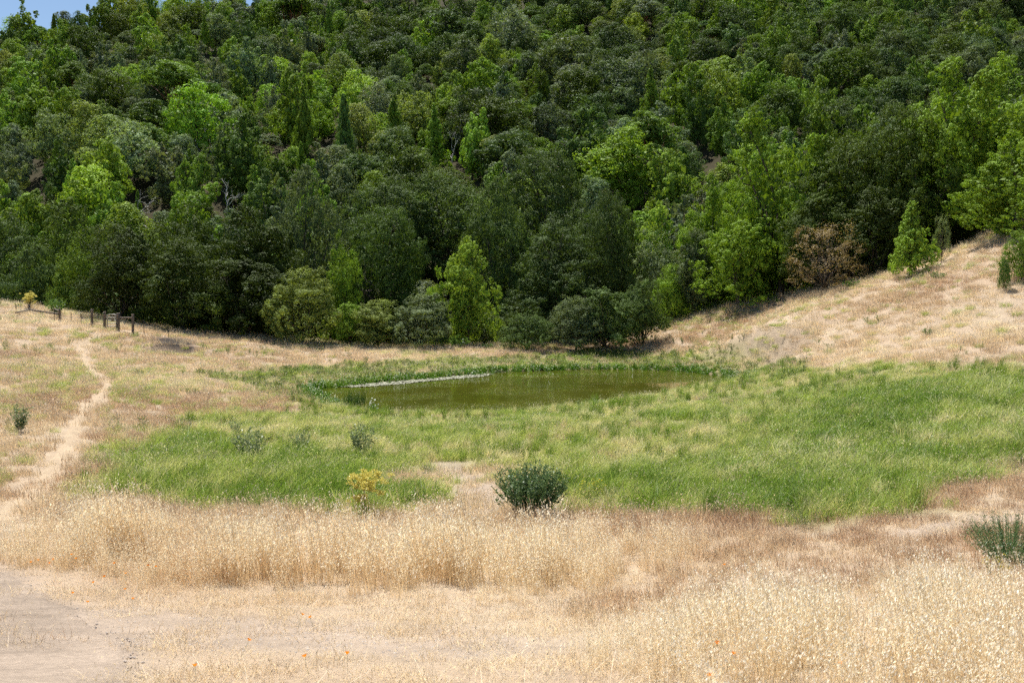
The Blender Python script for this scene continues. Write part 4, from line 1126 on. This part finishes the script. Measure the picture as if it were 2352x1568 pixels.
# sparse green among the dry fields, and the greener bank of the pond
x, y, r = candidates(24, 96, lambda v: 3.6, 5, .62, 2)
z = zones(x, y)
grn = .10 + .35 * sstep(.55, .68, fbm(x, y, 6, 70)) + .12 * sstep(-4, -10, x) * sstep(26, 50, y) * (1 - sstep(55, 70, y)) + .3 * sstep(84, 92, y) * sstep(-28, -12, x) * sstep(10, -4, x)
dens = np.maximum(grn * (1 - z['meadow']), z['bank'] * .85) * (z['pond'] > .2) * (1 - z['trailg']) * (1 - z['pit']) * (y < 93)
k = r.random(len(x)) < dens
x, y, bk = x[k], y[k], z['bank'][k]
tn = np.clip(.55 - .25 * bk + .5 * (fbm(x, y, 3, 72) - .5) + r.normal(size=len(x)) * .15, 0, 1)
sz = r.uniform(.5, 1.0, len(x)) * .8
scatter('bank_grass', 'greyish green grass and weeds on the pond bank and fields', with_z(x, y), gren, 5, np.c_[sz * (1 + y / 80), sz * (1 + y / 80), sz], tn, 'grass')
x, y, r = candidates(22, 92, lambda v: 2.4, 6, .60, 1)
z = zones(x, y)
dens = (np.maximum(z['bank'] * .9, .16 * sstep(.5, .65, fbm(x, y, 5, 73))) + .12 * z['meadow'] * sstep(2, -8, x)) * (z['pond'] > .3) * (1 - z['trail'])
k = r.random(len(x)) < dens
x, y = x[k], y[k]
scatter('low_herbs', 'low leafy herbs with small yellow flowers in the grass', with_z(x, y), herb, 4, r.uniform(.45, 1.1, len(x)) * (.8 + y / 160), np.clip(r.normal(size=len(x)) * .25 + .5, 0, 1), 'herbs', rzr=6.28)
# waterside plants along the far, left and right shores
r = np.random.default_rng(77)
L = np.vstack([POND, POND[:1]])
seg = np.linalg.norm(np.diff(L, axis=0), axis=1); cum = np.r_[0, np.cumsum(seg)]
s = r.uniform(0, cum[-1], 2600)
px_ = np.interp(s, cum, L[:, 0]); py_ = np.interp(s, cum, L[:, 1])
u = (px_ / py_) * F + 1176
far = (py_ > 59.5) | (px_ < -8.5) | (px_ > 12.5)
outn = np.stack([px_ - c0[0], py_ - c0[1]], 1); outn /= np.linalg.norm(outn, axis=1)[:, None]
off = r.normal(size=len(s)) * .30 + .18
x = px_ + outn[:, 0] * off; y = py_ + outn[:, 1] * off
k = far & (r.random(len(s)) < .35 + .75 * vnoise(s, s * 0, 2.2, 5))
x, y = x[k], y[k]
P = with_z(x, y); P[:, 2] = np.maximum(P[:, 2], ZW - .12)
scatter('waterside_plants', 'lush bright green plants along the far shore of the pond', P, reed, 5, r.uniform(.35, .8, len(x)), np.clip(.4 + r.normal(size=len(x)) * .25, 0, 1), 'plants', rzr=6.28)

# ---------------------------------------------------------------- floating weed, reeds and single plants
r = np.random.default_rng(5)
MAT = np.array([on_water(*p)[:2] for p in [(745, 890), (800, 884), (900, 876), (1000, 867), (1110, 858), (1135, 859), (1120, 863), (1000, 874), (900, 884), (850, 888), (800, 889)]])
bb0, bb1 = MAT.min(0), MAT.max(0)
pp = r.uniform(bb0, bb1, (26000, 2)); pp = pp[sdf(MAT, pp[:, 0], pp[:, 1]) + .5 * (fbm(pp[:, 0], pp[:, 1], 1.2, 4) - .5) < 0]
n = len(pp); a = r.random(n) * 6.28; s = r.uniform(.05, .12, n)
dx = np.stack([np.cos(a), np.sin(a), r.normal(size=n) * .12], 1) * s[:, None]; dy = np.stack([-np.sin(a), np.cos(a), r.normal(size=n) * .12], 1) * s[:, None] * .6
P = np.c_[pp, ZW + .012 + r.random(n) * .02]
V = np.stack([P - dx, P - dy, P + dx, P + dy], 1).reshape(-1, 3)
M_WEED = NT('floating_weed'); p_ = M_WEED.n('ShaderNodeBsdfPrincipled')
M_WEED.l(M_WEED.ramp(M_WEED.attr('v').outputs['Fac'], [(0, (0.16, 0.18, 0.08)), (.5, (0.27, 0.26, 0.16)), (1, (0.40, 0.38, 0.28))]).outputs[0], p_.inputs['Base Color'])
p_.inputs['Roughness'].default_value = .5; M_WEED.l(p_.outputs[0], M_WEED.out.inputs[0])
tag(obj('floating_weed', mesh('floating_weed', V, np.arange(n * 4).reshape(-1, 4), None, {'v': r.random(n)}), M_WEED.m), 'pale mat of floating weed along the left far shore', 'water weed', kind='stuff')

def solo_material(name, stem, leafc, flower=None, trans=.35):
    """material of a single plant: part 0 leaves and stems, part 1 flowers"""
    t = NT(name)
    v = t.attr('v').outputs['Fac']
    c = t.mix(v, stem, leafc)
    if flower: c = t.mix(t.attr('part').outputs['Fac'], c, flower)
    p = t.n('ShaderNodeBsdfPrincipled'); t.l(c, p.inputs['Base Color']); t.set(p, Roughness=.45); p.inputs['Specular IOR Level'].default_value = .35
    tr = t.n('ShaderNodeBsdfTranslucent'); t.l(c, tr.inputs[0])
    mx = t.n('ShaderNodeMixShader'); mx.inputs[0].default_value = trans
    t.l(p.outputs[0], mx.inputs[1]); t.l(tr.outputs[0], mx.inputs[2]); t.l(mx.outputs[0], t.out.inputs[0])
    return t.m
M_COYOTE = solo_material('dark_shrub_leaves', (0.07, 0.125, 0.035), (0.16, 0.24, 0.09))
M_COYOTE2 = solo_material('grey_shrub_leaves', (0.15, 0.20, 0.07), (0.30, 0.35, 0.17))
M_FENNEL = solo_material('fennel', (0.30, 0.24, 0.08), (0.25, 0.25, 0.05), (0.66, 0.59, 0.15))
M_MUSTARD = solo_material('mustard', (0.12, 0.17, 0.04), (0.20, 0.24, 0.07), (0.80, 0.66, 0.03))
M_RUSH = solo_material('rush_stems', (0.04, 0.09, 0.015), (0.075, 0.14, 0.025), (0.10, 0.07, 0.03))
M_WHITEFL = solo_material('white_flowered', (0.07, 0.15, 0.02), (0.13, 0.22, 0.04), (0.72, 0.74, 0.66))
M_BRIGHT = solo_material('bright_weed', (0.08, 0.16, 0.02), (0.16, 0.26, 0.04))
def split_plant(name, m, mat, loc, label, cat, group=None, scale=1.0, rz=0.0):
    """foliage and, if there are any, flowers as two parts"""
    n = len(m.polygons); part = np.zeros(n, np.float32); m.attributes['part'].data.foreach_get('value', part)
    vv = np.zeros(n, np.float32); m.attributes['v'].data.foreach_get('value', vv)
    co = np.zeros(len(m.vertices) * 3, np.float32); m.vertices.foreach_get('co', co); co = co.reshape(-1, 3)
    e = empty(name, loc, rz, (scale,) * 3)
    for nm, sel in (('foliage', part < .5), ('flowers', part > .5)):
        ii = np.nonzero(sel)[0]
        if not len(ii): continue
        V = []; Q = []; T = []; qa = []; ta = []; c = 0
        for i in ii:
            vs = list(m.polygons[int(i)].vertices); V.append(co[vs])
            if len(vs) == 4: Q.append(range(c, c + 4)); qa.append(vv[i])
            else: T.append(range(c, c + 3)); ta.append(vv[i])
            c += len(vs)
        mm = mesh(nm, np.vstack(V), [list(q) for q in Q] or None, [list(t) for t in T] or None, {'v': qa + ta, 'part': np.full(len(ii), 1.0 if nm == 'flowers' else 0.0)})
        obj(nm, mm, mat, e)
    bpy.data.meshes.remove(m)
    return tag(e, label, cat, group)
def solo(name, px, py, top, mat, proto, label, cat, group=None, unit=1.0):
    q = on_ground(px, py); h = (py - top) / F * q[1]
    return split_plant(name, proto, mat, (q[0], q[1], q[2] - .02), label, cat, group, h / unit, random.random() * 6)
solo('coyote_brush', 1220, 1188, 1050, M_COYOTE, forb_proto('p', 1, 230, 1.0, .58, .055, 52, wid=.36, w=.008), 'dense dark green bush standing at the edge of the wild oats', 'bush')
def umbels(seed):
    r = np.random.default_rng(seed); pr = Proto()
    for i in range(24):
        a = r.random() * 6.283; d = np.array([math.cos(a), math.sin(a), 0]) * .33 * math.sqrt(r.random()); hh = r.uniform(.45, 1.0) * (1.05 - .5 * np.linalg.norm(d))
        ts = np.linspace(0, 1, 4); P = np.outer(ts, [0, 0, hh]) + np.outer(ts ** 1.5, d); S = np.array([.006, .002, 0])
        pr.add(np.stack([P - S, P + S], 1).reshape(-1, 3), np.array([[2 * k, 2 * k + 1, 2 * k + 3, 2 * k + 2] for k in range(3)]), None, np.full(3, .1), None)
        for u_ in range(3):
            c = P[-1] + r.normal(size=3) * [.09, .09, .05]; m = 46
            pp = c + unit_dirs(m, r) * r.random((m, 1)) ** .5 * [.085, .085, .03]
            V, Q = leaf_quads(pp, unit_dirs(m, r) + [0, 0, .6], .034, r, .9); pr.add(V, Q, None, r.random(m), None, 1.0)
        V, Q = leaf_quads(P[1] + r.normal(size=(16, 3)) * .09, unit_dirs(16, r), .06, r, .12); pr.add(V, Q, None, r.random(16), None)
    return pr.mesh('p')
solo('fennel', 838, 1190, 1076, M_FENNEL, umbels(3), 'yellow flowering fennel standing in the green grass before the oats', 'fennel')
solo('fennel', 68, 712, 672, M_FENNEL, umbels(4), 'tawny fennel clump behind the rail fence at the left', 'fennel')
solo('fennel', 165, 715, 680, M_FENNEL, umbels(6), 'yellow green fennel behind the wire fence, left of the gate', 'fennel')
solo('bright_weed', 130, 722, 680, M_BRIGHT, forb_proto('p', 12, 40, 1.0, .6, .10, 22), 'bright leafy weed clump behind the left rail fence', 'weeds')
solo('bright_weed', 195, 722, 685, M_BRIGHT, forb_proto('p', 13, 40, 1.0, .7, .10, 22), 'bright leafy weed clump left of the dark oak behind the fence', 'weeds')
for (px, py, tp, lab) in [(576, 1062, 968, 'grey green bush in the meadow, largest of the left meadow bushes'), (690, 1040, 982, 'small wispy bush right of the largest left meadow bush'), (830, 1048, 962, 'leafy bush in the meadow above the yellow fennel'), (45, 992, 924, 'upright lone bush in the dry field at the left edge'), (538, 1000, 962, 'small sprig left of the largest meadow bush'),
                          (985, 1092, 1062, 'low green weed at the bare patch in the meadow')]:
    solo('meadow_bush', px, py, tp, M_COYOTE2, forb_proto('p', px, 34, 1.0, .40, .09, 26, wid=.35, w=.01), lab, 'bush', 'bushes of the meadow')
for (px, py, tp, lab) in [(1360, 1160, 1085, 'yellow mustard right of the dark green bush'), (2120, 950, 925, 'tiny yellow mustard in the right meadow'), (2290, 1340, 1262, 'yellow flowered mustard in the oats at the right edge')]:
    solo('mustard', px, py, tp, M_MUSTARD, forb_proto('p', px, 22, 1.0, .42, .05, 14, .035, 5), lab, 'mustard', 'mustard plants')
solo('broom_bush', 2318, 1300, 1165, M_COYOTE, forb_proto('p', 21, 240, 1.0, .75, .05, 26, .035, 0, .25, .006), 'dark green broom with thin stems at the right edge', 'bush')
solo('meadow_bush', 1850, 1215, 1130, M_COYOTE2, forb_proto('p', 22, 40, 1.0, .6, .05, 14, wid=.2, w=.006), 'thin wiry bush between the green meadow and the rust grass', 'bush', 'bushes of the meadow')
for (px, py, tp, lab) in [(2130, 770, 754, 'low green shrub lying on the dry right slope'), (2155, 642, 622, 'small green sprig high on the right slope'), (1957, 662, 640, 'small leafy clump on the slope below the buckeye'), (1120, 802, 786, 'bright green weed at the foot of the leaning trunk'), (1052, 800, 768, 'feathery green weed left of the leaning trunk'), (1460, 700, 688, 'green tuft at the dam end')][:5]:
    solo('slope_weed', px, py, tp, M_BRIGHT, forb_proto('p', px + 1, 26, 1.0, .9, .18, 22), lab, 'weeds', 'weeds of slope and dam')
# rush clump and white flowered plant in the shallows
q = on_water(812, 938)
r = np.random.default_rng(31); pr = Proto(); V, qd, t, qv, tv = blades(260, .55, .7, 1.25, .022, .16, (.10, 0), r, .3, 2); pr.add(V, qd, t, qv, tv)
split_plant('rush_clump', pr.mesh('p'), M_RUSH, (q[0], q[1], ZW - .08), 'tall dark green rush clump standing in the near left shallows', 'rushes')
q = on_water(856, 946)
split_plant('arrowhead_plant', forb_proto('p', 33, 12, .55, .34, .16, 5, .12, 2, .55, .015), M_WHITEFL, (q[0], q[1], ZW - .05), 'pale leaved water plant beside the rush clump', 'water plant')

# California poppies
def poppy_meshes():
    b = MB()
    for i in range(4):
        a0 = i * math.pi / 2; n = 4
        V = []; 
        for j in range(n + 1):
            t = j / n; rr = .008 + .030 * t; z = .030 * t ** 1.4
            for s in (-1, 0, 1):
                an = a0 + s * (.30 + .62 * math.sin(math.pi * min(t, .78)))
                V.append((rr * math.cos(an) * (1 if s == 0 else .94), rr * math.sin(an) * (1 if s == 0 else .94), z + (.004 if s else 0)))
        b.add(V, [(j * 3 + s, j * 3 + s + 1, j * 3 + s + 4, j * 3 + s + 3) for j in range(n) for s in (0, 1)], None, .5)
    petals = b.mesh('petals', True)
    b = MB(); b.tube([(0, 0, -.28), (.012, 0, -.15), (0, 0, 0)], [.0028, .0024, .002], 5); b.tube([(0, 0, -.006), (0, 0, .002)], [.004, .007], 6)
    st = b.mesh('stem', True)
    return petals, st
PM, SM = poppy_meshes()
M_POPPY = solo_material('poppy_petals', (0.85, 0.27, 0.01), (0.90, 0.34, 0.01), trans=.3)
M_PSTEM = plain('poppy_stem', (0.16, 0.20, 0.08), .6)
PM.materials.append(M_POPPY); SM.materials.append(M_PSTEM)
pop = [(483, 648), (260, 687), (212, 700), (360, 682), (335, 707), (515, 675), (773, 706), (1000, 721), (1049, 730), (848, 776), (703, 797), (630, 836), (845, 881), (895, 946), (490, 907), (592, 967), (2033, 1051), (2085, 1071), (1673, 1224), (1312, 1397), (2050, 1335), (2335, 1314)]
pop = [((a / 1.68) / 1.741, (b_ / 1.68 + 1831) / 1.741) for a, b_ in pop]
pop += [((a / 1.809 + 2796) / 1.741, (b_ / 1.809 + 1931) / 1.741) for a, b_ in [(180, 590), (130, 1160), (240, 1235), (1018, 1305), (1475, 1028), (78, 1395)]]
pop.sort()
for i, (px, py) in enumerate(pop):
    q = on_ground(px, py + 52 if py < 1480 else py + 66)
    tz = at(px, py, q[1])[2]
    e = empty('poppy', (q[0], q[1], tz), random.random() * 6, (.50,) * 3)
    for nm, mm in (('petals', PM), ('stem', SM)):
        o = bpy.data.objects.new(nm, mm); col.objects.link(o); o.parent = e
    e.rotation_euler[0] = random.uniform(-.3, .5); e.rotation_euler[1] = random.uniform(-.3, .3)
    ords = ORD
    tag(e, f"orange poppy in the {'foreground grass by the gravel' if px < 900 else 'foreground oats'}, {ords[i]} poppy from the left edge", 'poppy', 'orange poppies of the foreground')

# ---------------------------------------------------------------- gate and fences at the top of the trail
GD = 76.0
def post(px, base_y, top_y, wid, d=GD, k=8, mat=M_POST, name='post', parent=None, lean=0.0):
    B = at(px, base_y, d); T = at(px + lean, top_y, d)
    g = float(ground_z(B[0], B[1]))
    B[2] = min(B[2], g) - .35
    b = MB(); b.tube(smooth_open([B, (B + T) / 2, T], 3), np.array([1.04, 1.0, .98, 1.0, 1.02, .99, .96]) * wid / 2, k)
    return obj(name, b.mesh(name, False), mat, parent)
def rail(p0, p1, rad, name='rail', mat=M_POST, parent=None, k=8, sag=0.0):
    p0, p1 = np.array(p0), np.array(p1)
    b = MB(); b.tube(smooth_open([p0, (p0 + p1) / 2 + np.array([0, 0, -sag]), p1], 4), rad, k)
    return obj(name, b.mesh(name, False), mat, parent)
gate = empty('pipe_gate', (0, 0, 0)); tag(gate, 'small pipe gate with curved top corners between two timber posts', 'gate')
x0, x1, yt, yb = 246.0, 267.0, 722.0, 755.5
fr = [at(x0, yb, GD), at(x0, yt + 5, GD), at(x0 + 1.2, yt + 1.5, GD), at(x0 + 4, yt, GD), at(x1 - 4, yt, GD), at(x1 - 1.2, yt + 1.5, GD), at(x1, yt + 5, GD), at(x1, yb, GD)]
b = MB(); b.tube(np.array(fr), .042, 8); obj('frame', b.mesh('frame', True), M_STEEL, gate)
for yy in (729, 736, 742.5, 749, 755):
    rail(at(x0, yy, GD), at(x1, yy, GD), .034, 'bar', M_STEEL, gate)
b = MB(); b.box(at(258.5, 734, GD - .06), (.20, .015, .26)); obj('plate', b.mesh('plate'), M_SIGN, gate)
gf = empty('gate_fence', (0, 0, 0)); tag(gf, 'weathered timber posts and rail holding the small gate', 'fence')
post(240, 753, 715, .21, parent=gf); post(272, 762, 718, .22, GD - .3, parent=gf); post(305, 761, 721, .20, GD - .4, parent=gf)
post(211, 745, 709.5, .20, GD + .5, parent=gf); post(268.8, 760, 719, .13, GD - .1, parent=gf)
rail(at(275, 730, GD - .35), at(303, 729.5, GD - .4), .07, parent=gf)
rail(at(277, 731, GD - .3), at(300, 742, GD - .35), .012, 'wire', M_RUST, gf, 5)
for yy in (722, 729, 736):
    rail(at(212, yy, GD + .5), at(239, yy + 4, GD), .012, 'wire', M_RUST, gf, 5, .02)
rf = empty('rail_fence', (0, 0, 0)); tag(rf, 'low dark rail fence with two brace posts on the left knoll', 'fence')
post(67, 730, 699, .17, 80, parent=rf); post(136.5, 738, 708.5, .16, 78, parent=rf)
rail(at(67, 711, 80), at(136, 721, 78), .07, parent=rf); rail(at(67, 711, 80), at(36, 718, 77), .065, parent=rf); rail(at(136, 714, 78), at(120, 707, 82), .055, parent=rf)
wf = empty('wire_fence', (0, 0, 0)); tag(wf, 'thin steel stakes with sagging wires on the dry knoll', 'fence')
stk = [(37, 722, 700, 79), (125, 742, 712, 77.5), (140, 738, 712, 78), (163, 741, 717, 77.5), (186, 744, 719.5, 77), (330, 754, 735, 76), (386, 768, 747, 77)]
for (px, by, ty, d) in stk:
    post(px, by, ty, .05, d, 5, M_RUST, 'stake', wf, -.8 if px < 130 else 0)
for f_ in (.15, .45, .75):
    tops = [at(px, ty + (by - ty) * f_, d) for px, by, ty, d in stk[2:5]] + [at(211, 709.5 + 34 * f_, GD + .5)]
    for a_, b__ in zip(tops[:-1], tops[1:]): rail(a_, b__, .007, 'wire', M_RUST, wf, 4, .03)
    tops = [at(305, 721 + 38 * f_, GD - .4)] + [at(px, ty + (by - ty) * f_, d) for px, by, ty, d in stk[5:]]
    for a_, b__ in zip(tops[:-1], tops[1:]): rail(a_, b__, .007, 'wire', M_RUST, wf, 4, .05)
print('TRIS', sum(len(m.polygons) for m in bpy.data.meshes))
